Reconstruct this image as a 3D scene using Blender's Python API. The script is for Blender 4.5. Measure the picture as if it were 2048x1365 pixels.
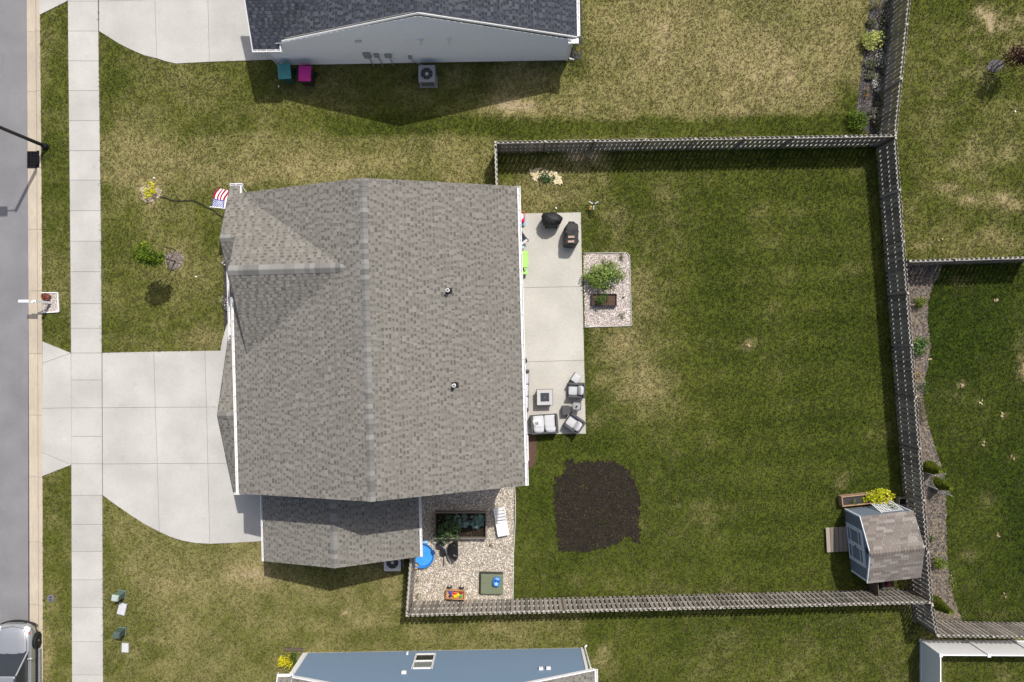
import bpy, bmesh, math, random
import numpy as np
from mathutils import Vector, Matrix
from mathutils.geometry import tessellate_polygon

for o in list(bpy.data.objects):
    bpy.data.objects.remove(o)
scene = bpy.context.scene
COL = scene.collection
R = math.radians
rng = random.Random(11)
nrng = np.random.default_rng(5)

# ------------------------------------------------------------------ camera, sky, sun, exposure
S = 0.0244            # metres of ground per pixel of the photograph
H = 37.0              # camera height
cam_d = bpy.data.cameras.new('camera')
cam = bpy.data.objects.new('camera', cam_d)
COL.objects.link(cam)
cam.location = (0, 0, H)
cam.rotation_euler = (0, 0, 0)
cam_d.sensor_width = 36.0
cam_d.lens = 36.0 * H / (2048 * S)
cam_d.clip_end = 2000
scene.camera = cam

SUN = Vector((0.29, 0.575, 1.0)).normalized()
world = bpy.data.worlds.new('World')
scene.world = world
world.use_nodes = True
wn = world.node_tree
bg = wn.nodes['Background']
sky = wn.nodes.new('ShaderNodeTexSky')
sky.sky_type = 'NISHITA'
sky.sun_disc = False
sky.sun_elevation = math.asin(SUN.z)
sky.sun_rotation = math.atan2(SUN.x, SUN.y)
sky.air_density = 1.0
sky.dust_density = 4.0
sky.ozone_density = 0.4
wn.links.new(sky.outputs[0], bg.inputs[0])
bg.inputs[1].default_value = 0.108
sl = bpy.data.lights.new('sun', 'SUN')
sl.energy = 3.6
sl.angle = R(0.55)
sl.color = (1.0, 0.955, 0.89)
so = bpy.data.objects.new('sun', sl)
COL.objects.link(so)
so.rotation_euler = SUN.to_track_quat('Z', 'Y').to_euler()
scene.view_settings.view_transform = 'Standard'
scene.view_settings.look = 'None'
scene.view_settings.gamma = 1
scene.view_settings.exposure = 0.10
scene.view_settings.use_curve_mapping = False

# ------------------------------------------------------------------ helpers
def P(px, py, h=0.0, z=None):
    """the point at height h that the photograph shows at pixel (px, py)"""
    k = (H - h) / H
    return Vector(((px - 1024) * S * k, (682.5 - py) * S * k, h if z is None else z))

def Q(xr, yr, z=0.0):
    """plan pixels (already reduced to the ground) to metres"""
    return Vector((xr * S, -yr * S, z))

def px_of(x, y):
    return x / S + 1024, 682.5 - y / S

def clip(sub, cl):
    out = sub
    n = len(cl)
    for i in range(n):
        ax, ay = cl[i]; bx, by = cl[(i + 1) % n]
        ex, ey = bx - ax, by - ay
        inp, out = out, []
        if not inp: return []
        m = len(inp)
        for j in range(m):
            p = inp[j]; q = inp[(j + 1) % m]
            dp = ex * (p[1] - ay) - ey * (p[0] - ax)
            dq = ex * (q[1] - ay) - ey * (q[0] - ax)
            if dp >= -1e-9:
                out.append(p)
                if dq < -1e-9:
                    t = dp / (dp - dq); out.append((p[0] + (q[0] - p[0]) * t, p[1] + (q[1] - p[1]) * t))
            elif dq >= -1e-9:
                t = dp / (dp - dq); out.append((p[0] + (q[0] - p[0]) * t, p[1] + (q[1] - p[1]) * t))
    return out if len(out) >= 3 else []

def ccw(poly):
    a = sum(poly[i][0] * poly[(i + 1) % len(poly)][1] - poly[(i + 1) % len(poly)][0] * poly[i][1] for i in range(len(poly)))
    return poly if a > 0 else poly[::-1]

class MB:
    def __init__(s):
        s.v = []; s.f = []; s.c = []; s.m = []; s.col = (1, 1, 1); s.mi = 0
    def face(s, pts, col=None):
        b = len(s.v); s.v += [tuple(p) for p in pts]
        s.f.append(tuple(range(b, b + len(pts)))); s.c.append(col or s.col); s.m.append(s.mi)
    def mesh(s, vs, fs, col=None):
        b = len(s.v); s.v += [tuple(p) for p in vs]
        for f in fs:
            s.f.append(tuple(i + b for i in f)); s.c.append(col or s.col); s.m.append(s.mi)
    def box(s, c, d, rz=0.0, taper=1.0, ry=0.0, rx=0.0, col=None, bev=0.0):
        hx, hy, hz = d[0] / 2, d[1] / 2, d[2] / 2
        M = Matrix.Translation(c) @ Matrix.Rotation(rz, 4, 'Z') @ Matrix.Rotation(ry, 4, 'Y') @ Matrix.Rotation(rx, 4, 'X')
        if bev <= 0:
            vs = [(-hx, -hy, -hz), (hx, -hy, -hz), (hx, hy, -hz), (-hx, hy, -hz),
                  (-hx * taper, -hy * taper, hz), (hx * taper, -hy * taper, hz), (hx * taper, hy * taper, hz), (-hx * taper, hy * taper, hz)]
            fs = [(3, 2, 1, 0), (4, 5, 6, 7), (0, 1, 5, 4), (1, 2, 6, 5), (2, 3, 7, 6), (3, 0, 4, 7)]
        else:
            b = min(bev, hx * .9, hy * .9, hz * .9)
            rings = []
            def ring(x, y, z, r):
                return [(-x + r, -y, z), (x - r, -y, z), (x, -y + r, z), (x, y - r, z), (x - r, y, z), (-x + r, y, z), (-x, y - r, z), (-x, -y + r, z)]
            vs = ring(hx - b, hy - b, -hz, b * .6) + ring(hx, hy, -hz + b, b) + ring(hx * taper, hy * taper, hz - b, b) + ring(hx * taper - b, hy * taper - b, hz, b * .6)
            fs = [tuple(range(7, -1, -1)), tuple(range(24, 32))]
            for k in range(3):
                for i in range(8):
                    j = (i + 1) % 8
                    fs.append((k * 8 + i, k * 8 + j, k * 8 + 8 + j, k * 8 + 8 + i))
        s.mesh([M @ Vector(p) for p in vs], fs, col)
    def prism(s, poly, z0, z1, col=None):
        poly = ccw([(p[0], p[1]) for p in poly]); n = len(poly)
        vs = [(x, y, z0) for x, y in poly] + [(x, y, z1) for x, y in poly]
        fs = [tuple(range(n - 1, -1, -1)), tuple(range(n, 2 * n))] + [(i, (i + 1) % n, n + (i + 1) % n, n + i) for i in range(n)]
        s.mesh(vs, fs, col)
    def tube(s, pts, r, n=6, r1=None, cap=True, col=None):
        pts = [Vector(p) for p in pts]; m = len(pts); r1 = r if r1 is None else r1
        vs = []; fs = []
        for i, p in enumerate(pts):
            d = (pts[min(i + 1, m - 1)] - pts[max(i - 1, 0)]).normalized()
            a = d.cross(Vector((0, 0, 1)))
            if a.length < 1e-3: a = Vector((1, 0, 0))
            a.normalize(); b = d.cross(a)
            rr = r + (r1 - r) * i / max(1, m - 1)
            for k in range(n):
                t = 2 * math.pi * k / n
                vs.append(p + a * math.cos(t) * rr + b * math.sin(t) * rr)
        for i in range(m - 1):
            for k in range(n):
                fs.append((i * n + k, i * n + (k + 1) % n, (i + 1) * n + (k + 1) % n, (i + 1) * n + k))
        if cap:
            fs.append(tuple(range(n))); fs.append(tuple(range(m * n - 1, (m - 1) * n - 1, -1)))
        s.mesh(vs, fs, col)
    def lathe(s, prof, c=(0, 0, 0), n=20, axis='Z', col=None, sx=1.0, sy=1.0):
        c = Vector(c); vs = []; fs = []
        for r, z in prof:
            for k in range(n):
                t = 2 * math.pi * k / n
                p = Vector((r * math.cos(t) * sx, r * math.sin(t) * sy, z))
                if axis == 'X': p = Vector((p.z, p.x, p.y))
                if axis == 'Y': p = Vector((p.x, p.z, p.y))
                vs.append(c + p)
        for i in range(len(prof) - 1):
            for k in range(n):
                fs.append((i * n + k, i * n + (k + 1) % n, (i + 1) * n + (k + 1) % n, (i + 1) * n + k))
        flat_ = max(z for r, z in prof) - min(z for r, z in prof) < 1e-6
        if prof[0][0] > 1e-4 and not flat_: fs.append(tuple(range(n - 1, -1, -1)))
        if prof[-1][0] > 1e-4 and not flat_: fs.append(tuple(range((len(prof) - 1) * n, len(prof) * n)))
        s.mesh(vs, fs, col)
    def pillow(s, c, d, rz=0.0, rx=0.0, ry=0.0, e=0.35, n=14, m=8, col=None):
        M = Matrix.Translation(c) @ Matrix.Rotation(rz, 4, 'Z') @ Matrix.Rotation(ry, 4, 'Y') @ Matrix.Rotation(rx, 4, 'X')
        sp = lambda a, p: math.copysign(abs(a) ** p, a)
        vs = []; fs = []
        for i in range(m + 1):
            ph = -math.pi / 2 + math.pi * i / m
            for k in range(n):
                t = 2 * math.pi * k / n
                vs.append(M @ Vector((d[0] / 2 * sp(math.cos(t), e) * sp(math.cos(ph), e), d[1] / 2 * sp(math.sin(t), e) * sp(math.cos(ph), e), d[2] / 2 * sp(math.sin(ph), .75))))
        for i in range(m):
            for k in range(n):
                fs.append((i * n + k, i * n + (k + 1) % n, (i + 1) * n + (k + 1) % n, (i + 1) * n + k))
        s.mesh(vs, fs, col)
    def loft(s, rings, closed=True, cap=True, col=None):
        n = len(rings[0]); vs = [p for r in rings for p in r]; fs = []
        for i in range(len(rings) - 1):
            for k in range(n if closed else n - 1):
                fs.append((i * n + k, i * n + (k + 1) % n, (i + 1) * n + (k + 1) % n, (i + 1) * n + k))
        if cap and closed:
            fs.append(tuple(range(n - 1, -1, -1))); fs.append(tuple(range((len(rings) - 1) * n, len(rings) * n)))
        s.mesh(vs, fs, col)
    def build(s, name, mat, parent=None, smooth=False, loc=None, rz=0.0):
        me = bpy.data.meshes.new(name)
        me.from_pydata(s.v, [], s.f)
        mats = mat if isinstance(mat, (list, tuple)) else [mat]
        for m in mats: me.materials.append(m)
        if len(mats) > 1: me.polygons.foreach_set('material_index', s.m)
        at = me.attributes.new('tint', 'FLOAT_COLOR', 'FACE')
        at.data.foreach_set('color', np.array([(c[0], c[1], c[2], 1.0) for c in s.c], dtype=np.float32).ravel())
        if smooth:
            me.polygons.foreach_set('use_smooth', [True] * len(s.f))
            bm = bmesh.new(); bm.from_mesh(me); bmesh.ops.remove_doubles(bm, verts=bm.verts, dist=1e-4)
            bmesh.ops.recalc_face_normals(bm, faces=bm.faces)
            for e in bm.edges:
                if len(e.link_faces) == 2 and e.calc_face_angle(0) > R(50): e.smooth = False
            bm.to_mesh(me); bm.free()
        me.update()
        o = bpy.data.objects.new(name, me); COL.objects.link(o)
        if parent is not None: o.parent = parent
        if loc is not None: o.location = loc
        if rz: o.rotation_euler = (0, 0, rz)
        return o

def tag(o, label=None, cat=None, group=None, kind=None):
    if label: o['label'] = label
    if cat: o['category'] = cat
    if group: o['group'] = group
    if kind: o['kind'] = kind
    return o

def thing(name, label, cat, loc=(0, 0, 0), rz=0.0, group=None):
    o = bpy.data.objects.new(name, None); COL.objects.link(o)
    o.location = loc; o.rotation_euler = (0, 0, rz); o.empty_display_size = .2
    return tag(o, label, cat, group)

def setting(name, loc=(0, 0, 0)):
    o = bpy.data.objects.new(name, None); COL.objects.link(o); o.location = loc; o['kind'] = 'structure'
    return o

def inst(src, name, parent, loc, rz=0.0, scale=None):
    o = bpy.data.objects.new(name, src if isinstance(src, bpy.types.Mesh) else src.data); COL.objects.link(o)
    o.parent = parent; o.location = loc; o.rotation_euler = (0, 0, rz)
    if scale: o.scale = scale
    return o

def copy_tree(o, parent=None):
    c = o.copy(); COL.objects.link(c)
    if parent is not None: c.parent = parent
    for ch in o.children: copy_tree(ch, c)
    return c

# ------------------------------------------------------------------ materials
MATS = {}
def mat(name, col, rough=.7, var=.12, scale=6.0, bump=0.0, bscale=40.0, metal=0.0, tint=False, rnd=0.0, spec=.35, col2=None, streak=None, coat=0.0, detail=6.0, blotch=0.0, geo=False, spots=0.0):
    if name in MATS: return MATS[name]
    m = bpy.data.materials.new(name); m.use_nodes = True
    nt = m.node_tree; N = nt.nodes; L = nt.links
    b = N['Principled BSDF']
    b.inputs['Roughness'].default_value = rough
    b.inputs['Metallic'].default_value = metal
    b.inputs['Specular IOR Level'].default_value = spec
    if coat: b.inputs['Coat Weight'].default_value = coat
    tc = N.new('ShaderNodeTexCoord')
    pos = N.new('ShaderNodeNewGeometry').outputs['Position'] if geo else tc.outputs['Object']
    mp = N.new('ShaderNodeMapping'); L.new(pos, mp.inputs[0])
    if streak: mp.inputs['Scale'].default_value = streak
    nz = N.new('ShaderNodeTexNoise'); nz.inputs['Scale'].default_value = scale; nz.inputs['Detail'].default_value = detail; nz.inputs['Roughness'].default_value = .65
    L.new(mp.outputs[0], nz.inputs[0])
    mr = N.new('ShaderNodeMapRange'); mr.inputs[1].default_value = .3; mr.inputs[2].default_value = .7
    L.new(nz.outputs[0], mr.inputs[0])
    mr.inputs[3].default_value = 1 - var; mr.inputs[4].default_value = 1 + var
    val = mr.outputs[0]
    if blotch:
        n2 = N.new('ShaderNodeTexNoise'); n2.inputs['Scale'].default_value = .55; n2.inputs['Detail'].default_value = 3
        L.new(pos, n2.inputs[0])
        m2 = N.new('ShaderNodeMapRange'); m2.inputs[1].default_value = .35; m2.inputs[2].default_value = .65; m2.inputs[3].default_value = 1 - blotch; m2.inputs[4].default_value = 1 + blotch * .6
        L.new(n2.outputs[0], m2.inputs[0])
        mm = N.new('ShaderNodeMath'); mm.operation = 'MULTIPLY'; L.new(val, mm.inputs[0]); L.new(m2.outputs[0], mm.inputs[1]); val = mm.outputs[0]
    if spots:
        for sc_, lo_, hi_, am in ((1.7, .60, .74, spots), (5.5, .66, .74, spots * 1.2), (.9, .62, .70, -spots * .55)):
            n5 = N.new('ShaderNodeTexNoise'); n5.inputs['Scale'].default_value = sc_; n5.inputs['Detail'].default_value = 7; n5.inputs['Roughness'].default_value = .7
            L.new(pos, n5.inputs[0])
            m5 = N.new('ShaderNodeMapRange'); m5.inputs[1].default_value = lo_; m5.inputs[2].default_value = hi_; m5.inputs[3].default_value = 1; m5.inputs[4].default_value = 1 - am
            L.new(n5.outputs[0], m5.inputs[0])
            mm = N.new('ShaderNodeMath'); mm.operation = 'MULTIPLY'; L.new(val, mm.inputs[0]); L.new(m5.outputs[0], mm.inputs[1]); val = mm.outputs[0]
    if rnd:
        oi = N.new('ShaderNodeObjectInfo')
        m3 = N.new('ShaderNodeMapRange'); m3.inputs[3].default_value = 1 - rnd; m3.inputs[4].default_value = 1 + rnd
        L.new(oi.outputs['Random'], m3.inputs[0])
        mm = N.new('ShaderNodeMath'); mm.operation = 'MULTIPLY'; L.new(val, mm.inputs[0]); L.new(m3.outputs[0], mm.inputs[1]); val = mm.outputs[0]
    mx = N.new('ShaderNodeVectorMath'); mx.operation = 'SCALE'
    if tint:
        at = N.new('ShaderNodeAttribute'); at.attribute_name = 'tint'
        if col is None:
            L.new(at.outputs['Color'], mx.inputs[0])
        else:
            mu = N.new('ShaderNodeVectorMath'); mu.operation = 'MULTIPLY'; mu.inputs[1].default_value = col
            L.new(at.outputs['Color'], mu.inputs[0]); L.new(mu.outputs[0], mx.inputs[0])
    elif col2:
        mc = N.new('ShaderNodeMix'); mc.data_type = 'RGBA'; mc.inputs[6].default_value = (*col, 1); mc.inputs[7].default_value = (*col2, 1)
        n4 = N.new('ShaderNodeTexNoise'); n4.inputs['Scale'].default_value = scale * .37; n4.inputs['Detail'].default_value = 4
        L.new(mp.outputs[0], n4.inputs[0])
        m4 = N.new('ShaderNodeMapRange'); m4.inputs[1].default_value = .4; m4.inputs[2].default_value = .6
        L.new(n4.outputs[0], m4.inputs[0]); L.new(m4.outputs[0], mc.inputs[0]); L.new(mc.outputs[2], mx.inputs[0])
    else:
        mx.inputs[0].default_value = col
    L.new(val, mx.inputs['Scale'])
    L.new(mx.outputs[0], b.inputs['Base Color'])
    if bump:
        nb = N.new('ShaderNodeTexNoise'); nb.inputs['Scale'].default_value = bscale; nb.inputs['Detail'].default_value = 4
        L.new(mp.outputs[0], nb.inputs[0])
        bp = N.new('ShaderNodeBump'); bp.inputs['Strength'].default_value = bump; bp.inputs['Distance'].default_value = .02
        L.new(nb.outputs[0], bp.inputs['Height']); L.new(bp.outputs[0], b.inputs['Normal'])
    MATS[name] = m
    return m

def leafmat(name, transl=.35):
    if name in MATS: return MATS[name]
    m = mat(name, None, rough=.6, var=.1, tint=True, spec=.25)
    nt = m.node_tree; b = nt.nodes['Principled BSDF']; out = nt.nodes['Material Output']
    tr = nt.nodes.new('ShaderNodeBsdfTranslucent')
    src = b.inputs['Base Color'].links[0].from_socket
    nt.links.new(src, tr.inputs[0])
    ms = nt.nodes.new('ShaderNodeMixShader'); ms.inputs[0].default_value = transl
    nt.links.new(b.outputs[0], ms.inputs[1]); nt.links.new(tr.outputs[0], ms.inputs[2]); nt.links.new(ms.outputs[0], out.inputs[0])
    return m

M_white = mat('white_vinyl', (.84, .85, .86), rough=.45, var=.04, scale=3)
M_trim = mat('white_trim', (.80, .80, .80), rough=.4, var=.03, scale=3)
M_conc = mat('concrete', (.475, .465, .438), rough=.9, var=.07, scale=14, bump=.15, bscale=90, rnd=.045, blotch=.10, geo=True, spots=.13)
M_conc_old = mat('concrete_patio', (.475, .46, .42), rough=.9, var=.07, scale=10, bump=.15, bscale=90, rnd=.03, blotch=.10, geo=True, spots=.13)
M_kerb = mat('concrete_kerb', (.465, .405, .32), rough=.9, var=.10, scale=5, bump=.15, bscale=80, rnd=.05, blotch=.08, streak=(3, .6, 1), geo=True, spots=.12)
M_asph = mat('asphalt', (.215, .214, .225), rough=.95, var=.22, scale=38, bump=.3, bscale=150, blotch=.12, detail=8, geo=True, spots=.14)
M_joint = mat('joint_dirt', (.13, .12, .10), rough=1, var=.3, scale=20)
M_black = mat('black_plastic', (.022, .022, .024), rough=.5, var=.2, scale=10)
M_blackm = mat('black_metal', (.018, .018, .022), rough=.45, var=.1, scale=6)
M_dark = mat('dark_recess', (.02, .02, .02), rough=.8, var=.2)
M_steel = mat('galvanised_steel', (.42, .43, .44), rough=.45, var=.12, scale=12, metal=.6)
M_grey = mat('grey_paint', (.30, .31, .32), rough=.55, var=.07, scale=8)
M_soil = mat('soil', (.014, .010, .0075), rough=1, var=.5, scale=9, bump=.8, bscale=30, col2=(.024, .0165, .0105))
M_mulch = mat('mulch_ground', (.05, .046, .045), rough=1, var=.4, scale=22, bump=.8, bscale=35)
M_tint = mat('tinted', None, rough=.75, var=.10, scale=10, tint=True)
M_tintg = mat('tinted_gloss', None, rough=.35, var=.05, scale=6, tint=True, spec=.5)
M_stone = mat('river_stone', None, rough=.85, var=.14, scale=30, tint=True)
M_leaf = leafmat('leaf')
M_bark = mat('bark', (.11, .085, .065), rough=.95, var=.3, scale=25, bump=.4, bscale=40)
M_wood_f = mat('weathered_wood', (.265, .240, .208), rough=.9, var=.20, scale=10, rnd=.34, streak=(4, 4, .35), bump=.2, bscale=30, geo=True, blotch=.14)
M_wood_r = mat('sunlit_top_wood', (.43, .405, .365), rough=.85, var=.15, scale=9, rnd=.10)  # picket and post tops: strong sun from above painted in as lighter wood
M_wood_t = mat('sunlit_rail_top', (.46, .435, .39), rough=.85, var=.12, scale=9, rnd=.10)  # rail top faces only: sun on the horizontals put into the colour
M_wood_p = mat('brown_wood', (.16, .12, .09), rough=.9, var=.2, scale=9, rnd=.18, streak=(4, 4, .35))
M_deck = mat('deck_wood', (.20, .175, .145), rough=.9, var=.18, scale=9, rnd=.2, streak=(5, .5, 1), geo=True)
M_glass = mat('dark_glass', (.03, .035, .04), rough=.08, var=.1, spec=.8)
M_shing = mat('shingle_granules', None, rough=.95, var=.13, scale=38, tint=True, bump=.25, bscale=120, spec=.2)
M_cap = mat('ridge_granules', (.20, .197, .185), rough=.95, var=.10, scale=30, rnd=.30, spec=.2)
M_capd = mat('ridge_granules_dark', (.06, .067, .082), rough=.95, var=.10, scale=30, rnd=.15, spec=.2)
M_siding_w = mat('pale_siding', (.86, .885, .915), rough=.6, var=.03, scale=4)
M_siding_b = mat('blue_siding', (.160, .232, .325), rough=.6, var=.03, scale=4)
M_siding_g = mat('grey_siding', (.45, .44, .42), rough=.6, var=.03, scale=4)
M_shed = mat('slate_blue_panel', (.175, .218, .275), rough=.7, var=.05, scale=6)
M_cush = mat('grey_cushion', (.50, .51, .54), rough=.9, var=.05, scale=14)
M_wick = mat('grey_wicker', (.085, .085, .09), rough=.85, var=.25, scale=40, bump=.4, bscale=60)
M_cover = mat('black_cover_cloth', (.018, .018, .02), rough=.6, var=.3, scale=5, bump=.5, bscale=9)
M_blue = mat('blue_plastic', (.035, .22, .66), rough=.35, var=.06, scale=4, spec=.5)
M_green = mat('utility_green', (.13, .185, .15), rough=.6, var=.1, scale=6)
M_pale = mat('pale_grey_lid', (.55, .55, .56), rough=.7, var=.06, scale=8)
M_soilred = mat('bark_mulch', (.10, .058, .042), rough=1, var=.4, scale=25, bump=.6, bscale=40)
# ------------------------------------------------------------------ lawn colour map (the grass itself: dry, lush, bare)
def vnoise(x, y, sc, seed, oct=3):
    out = np.zeros_like(x, dtype=np.float64); amp = 1.0; tot = 0
    for o in range(oct):
        g = np.random.default_rng(seed + o * 17).random((128, 128))
        fx = (x / sc * 2 ** o) % 128; fy = (y / sc * 2 ** o) % 128
        ix = np.floor(fx).astype(int); iy = np.floor(fy).astype(int)
        tx = fx - ix; ty = fy - iy; tx = tx * tx * (3 - 2 * tx); ty = ty * ty * (3 - 2 * ty)
        i1 = (ix + 1) % 128; j1 = (iy + 1) % 128; ix %= 128; iy %= 128
        out += amp * ((g[iy, ix] * (1 - tx) + g[iy, i1] * tx) * (1 - ty) + (g[j1, ix] * (1 - tx) + g[j1, i1] * tx) * ty)
        tot += amp; amp *= .55
    return out / tot

ZONES = [  # x0, y0, x1, y1, dry, lush, feather : plots of lawn as they are kept
    (60, -40, 145, 1400, .34, .12, 6), (198, -40, 470, 705, .36, .06, 10), (198, 110, 1000, 300, .33, .14, 25), (190, 270, 1000, 365, .56, .02, 22),
    (1000, -60, 1740, 250, .60, .04, 40), (640, 236, 1720, 275, .12, .50, 12), (1670, 170, 1740, 285, .12, .5, 55),
    (990, 290, 1800, 1215, .16, .52, 4), (1000, 300, 1230, 440, .42, .18, 25), (1400, 320, 1790, 1190, .10, .58, 80),
    (1800, -60, 2200, 516, .30, .30, 5), (1830, 524, 2200, 1262, .04, 1.02, 5),
    (198, 1000, 800, 1420, .50, .08, 10), (780, 1215, 1240, 1420, .44, .18, 30), (1180, 1215, 1850, 1420, .18, .52, 50), (1890, 1300, 2200, 1500, .2, .5, 6),
]
SPOTS = [  # px, py, rx, ry, dry, lush   (worn, sunburnt or well-watered places)
    (505, 1150, 55, 30, .5, 0), (300, 250, 60, 60, .14, 0), (620, 330, 260, 22, .22, 0), (1040, 215, 60, 14, .4, 0), (1480, 130, 190, 90, .26, 0), (1290, 60, 90, 60, .18, 0), (1230, 190, 60, 30, .12, 0),
    (1090, 352, 34, 22, .45, 0), (1150, 312, 22, 12, 1.0, 0), (1190, 312, 16, 12, .9, 0), (1110, 395, 50, 18, .3, 0), (1240, 440, 40, 26, .28, 0), (1235, 480, 24, 40, .25, 0), (1330, 400, 40, 50, .18, 0),
    (1240, 690, 50, 34, .42, 0), (1275, 755, 55, 50, .40, 0), (1205, 757, 10, 12, .5, 0), (1245, 790, 22, 14, .4, 0), (1190, 655, 12, 8, .7, 0), (1290, 640, 60, 90, .16, 0), (1330, 800, 50, 60, .22, 0), (1290, 590, 40, 60, .22, 0), (1190, 810, 22, 60, .25, 0),
    (1330, 960, 40, 90, .18, 0), (1060, 900, 16, 34, .0, 0), (1075, 1000, 30, 60, -.1, .3), (1180, 900, 60, 20, -.15, .3), (1420, 1050, 80, 60, .12, 0), (1560, 800, 30, 60, .12, 0), (1180, 1160, 110, 18, .14, 0), (1500, 1180, 200, 10, .3, 0),
    (1495, 690, 12, 10, .9, 0), (1690, 955, 22, 10, .5, 0), (1680, 970, 14, 6, .6, 0), (1840, 490, 20, 8, .5, 0),
    (1975, 35, 22, 12, .75, 0), (1960, 20, 14, 9, .7, 0), (1982, 55, 8, 22, .85, 0), (2005, 55, 16, 12, .7, 0), (2040, 40, 14, 8, .7, 0), (1945, 60, 10, 8, .65, 0), (1930, 145, 10, 8, .6, 0), (1960, 130, 20, 30, .35, 0), (2035, 95, 30, 20, .5, 0),
    (1900, 375, 26, 10, .6, 0), (1940, 400, 24, 12, .75, 0), (2000, 395, 24, 10, .75, 0), (2030, 410, 24, 12, .75, 0), (1960, 290, 30, 40, .3, 0), (1860, 250, 40, 30, .2, 0), (1980, 480, 60, 16, .35, 0), (1910, 330, 20, 12, .35, 0), (2020, 300, 26, 26, .4, 0),
    (2048, 735, 16, 26, 1.0, 0), (1925, 770, 7, 5, .9, 0), (1968, 888, 6, 5, .9, 0), (2025, 915, 6, 5, .9, 0), (1960, 805, 5, 4, .8, 0), (2005, 830, 5, 4, .8, 0), (1940, 1110, 22, 12, .35, 0), (1995, 1070, 10, 6, .6, 0), (1975, 1000, 22, 14, .3, 0), (1915, 560, 30, 16, .3, 0), (1990, 1230, 60, 10, .35, 0), (2010, 1190, 8, 5, .7, 0), (1955, 700, 20, 30, .15, 0),
    (300, 387, 26, 22, 1.0, 0), (350, 518, 20, 22, .55, 0), (420, 680, 34, 26, .40, 0), (470, 365, 50, 14, .3, 0), (105, 205, 18, 22, -.25, .35), (105, 300, 16, 20, -.2, .3), (125, 130, 14, 30, -.1, .15), (90, 150, 8, 60, .25, 0), (95, 1310, 10, 60, .55, 0), (115, 1100, 12, 30, -.1, .2), (105, 1215, 10, 10, .3, 0),
    (215, 200, 12, 130, -.15, .2), (215, 1120, 14, 100, -.2, .25), (230, 1250, 30, 60, -.1, .15), (330, 1150, 50, 40, .15, 0), (318, 1277, 7, 5, .7, 0), (292, 1278, 6, 4, .5, 0), (430, 1180, 60, 30, .18, 0), (690, 1225, 10, 5, .7, 0), (700, 1250, 90, 18, .1, 0), (600, 1285, 40, 16, -.2, .3), (740, 1272, 36, 14, -.2, .35), (660, 1225, 60, 16, -.12, .2),
    (1190, 1272, 26, 16, -.25, .4), (1205, 1300, 14, 10, .5, 0), (1195, 1325, 18, 12, .4, 0), (980, 1255, 30, 10, .2, 0), (860, 1270, 60, 12, .1, 0), (1680, 1240, 60, 24, -.1, .35), (1500, 1260, 120, 30, .05, .1), (1820, 1200, 40, 40, .1, 0),
    (1222, 1330, 20, 40, .25, 0), (1160, 80, 10, 60, -.3, .4), (1160, 140, 30, 20, -.3, .45), (560, 160, 60, 30, 0, .1), (940, 150, 160, 20, .12, 0), (1000, 205, 50, 18, .35, 0), (1010, 450, 30, 20, .2, 0), (250, 480, 40, 60, -.08, .1), (400, 560, 40, 60, .12, 0), (420, 470, 16, 50, -.15, .2), (1790, 420, 30, 100, 0, .1),
]
def lawn_fields(x, y):
    px = x / S + 1024; py = 682.5 - y / S
    wx = (vnoise(x, y, 1.3, 900) - .5) * 46; wy = (vnoise(x, y, 1.3, 950) - .5) * 46
    dry = np.full(x.shape, .36); lush = np.full(x.shape, .15)
    for x0, y0, x1, y1, d, l, f in ZONES:
        g = min(1.0, f / 20.0)
        qx = px + wx * g; qy = py + wy * g
        w = np.clip((qx - x0) / f + .5, 0, 1) * np.clip((x1 - qx) / f + .5, 0, 1) * np.clip((qy - y0) / f + .5, 0, 1) * np.clip((y1 - qy) / f + .5, 0, 1)
        w = w * w * (3 - 2 * w)
        dry = dry * (1 - w) + d * w; lush = lush * (1 - w) + l * w
    for sx, sy, rx, ry, d, l in SPOTS:
        g = .55 if min(rx, ry) > 14 else .16
        e = np.exp(-(((px + wx * g - sx) / rx) ** 2 + ((py + wy * g - sy) / ry) ** 2))
        dry = dry + d * e; lush = lush + l * e
    inback = (px > 1040) & (px < 1800) & (py > 290) & (py < 1200)
    stripe = np.sin((py + px * .06 + wx * .15) * 2 * np.pi / 66.0) * inback * np.clip((px - 1280) / 160, .15, 1)
    big = vnoise(x, y, 3.2, 31, 3) - .5; mid = vnoise(x, y, .8, 61, 3) - .5; fine = vnoise(x, y, .22, 91, 2) - .5
    dry = dry + big * .40 + mid * .42 + fine * .34 - stripe * .05
    lush = lush - big * .5 + (vnoise(x, y, 2.1, 131) - .5) * .6 + stripe * .12
    return np.clip(dry, 0, 1.2), np.clip(lush, 0, 1.38)

G_LUSH = np.array((.0480, .0690, .0090)); G_MID = np.array((.104, .119, .021)); G_TAN = np.array((.325, .272, .135)); G_BARE = np.array((.36, .29, .185))
def lawn_colour(dry, lush, r1, r2):
    c = G_MID[None] * (1 - lush[:, None]) + G_LUSH[None] * lush[:, None]
    t = np.clip((dry - .5 + (r1 - .5) * .85) * 1.25 + .34, 0, 1)[:, None]
    c = c * (1 - t) + G_TAN[None] * t
    b = np.clip((dry - .88) * 3.2, 0, 1)[:, None]
    c = c * (1 - b) + G_BARE[None] * b
    return c * (.72 + .56 * r2[:, None])

def poly_px(*pts):
    return [tuple(P(a, b)[:2]) for a, b in pts]

def inpoly(x, y, poly):
    ins = np.zeros(x.shape, bool); n = len(poly); j = n - 1
    for i in range(n):
        xi, yi = poly[i]; xj, yj = poly[j]
        if abs(yj - yi) > 1e-12:
            c = ((yi > y) != (yj > y)) & (x < (xj - xi) * (y - yi) / (yj - yi) + xi)
            ins ^= c
        j = i
    return ins

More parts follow.
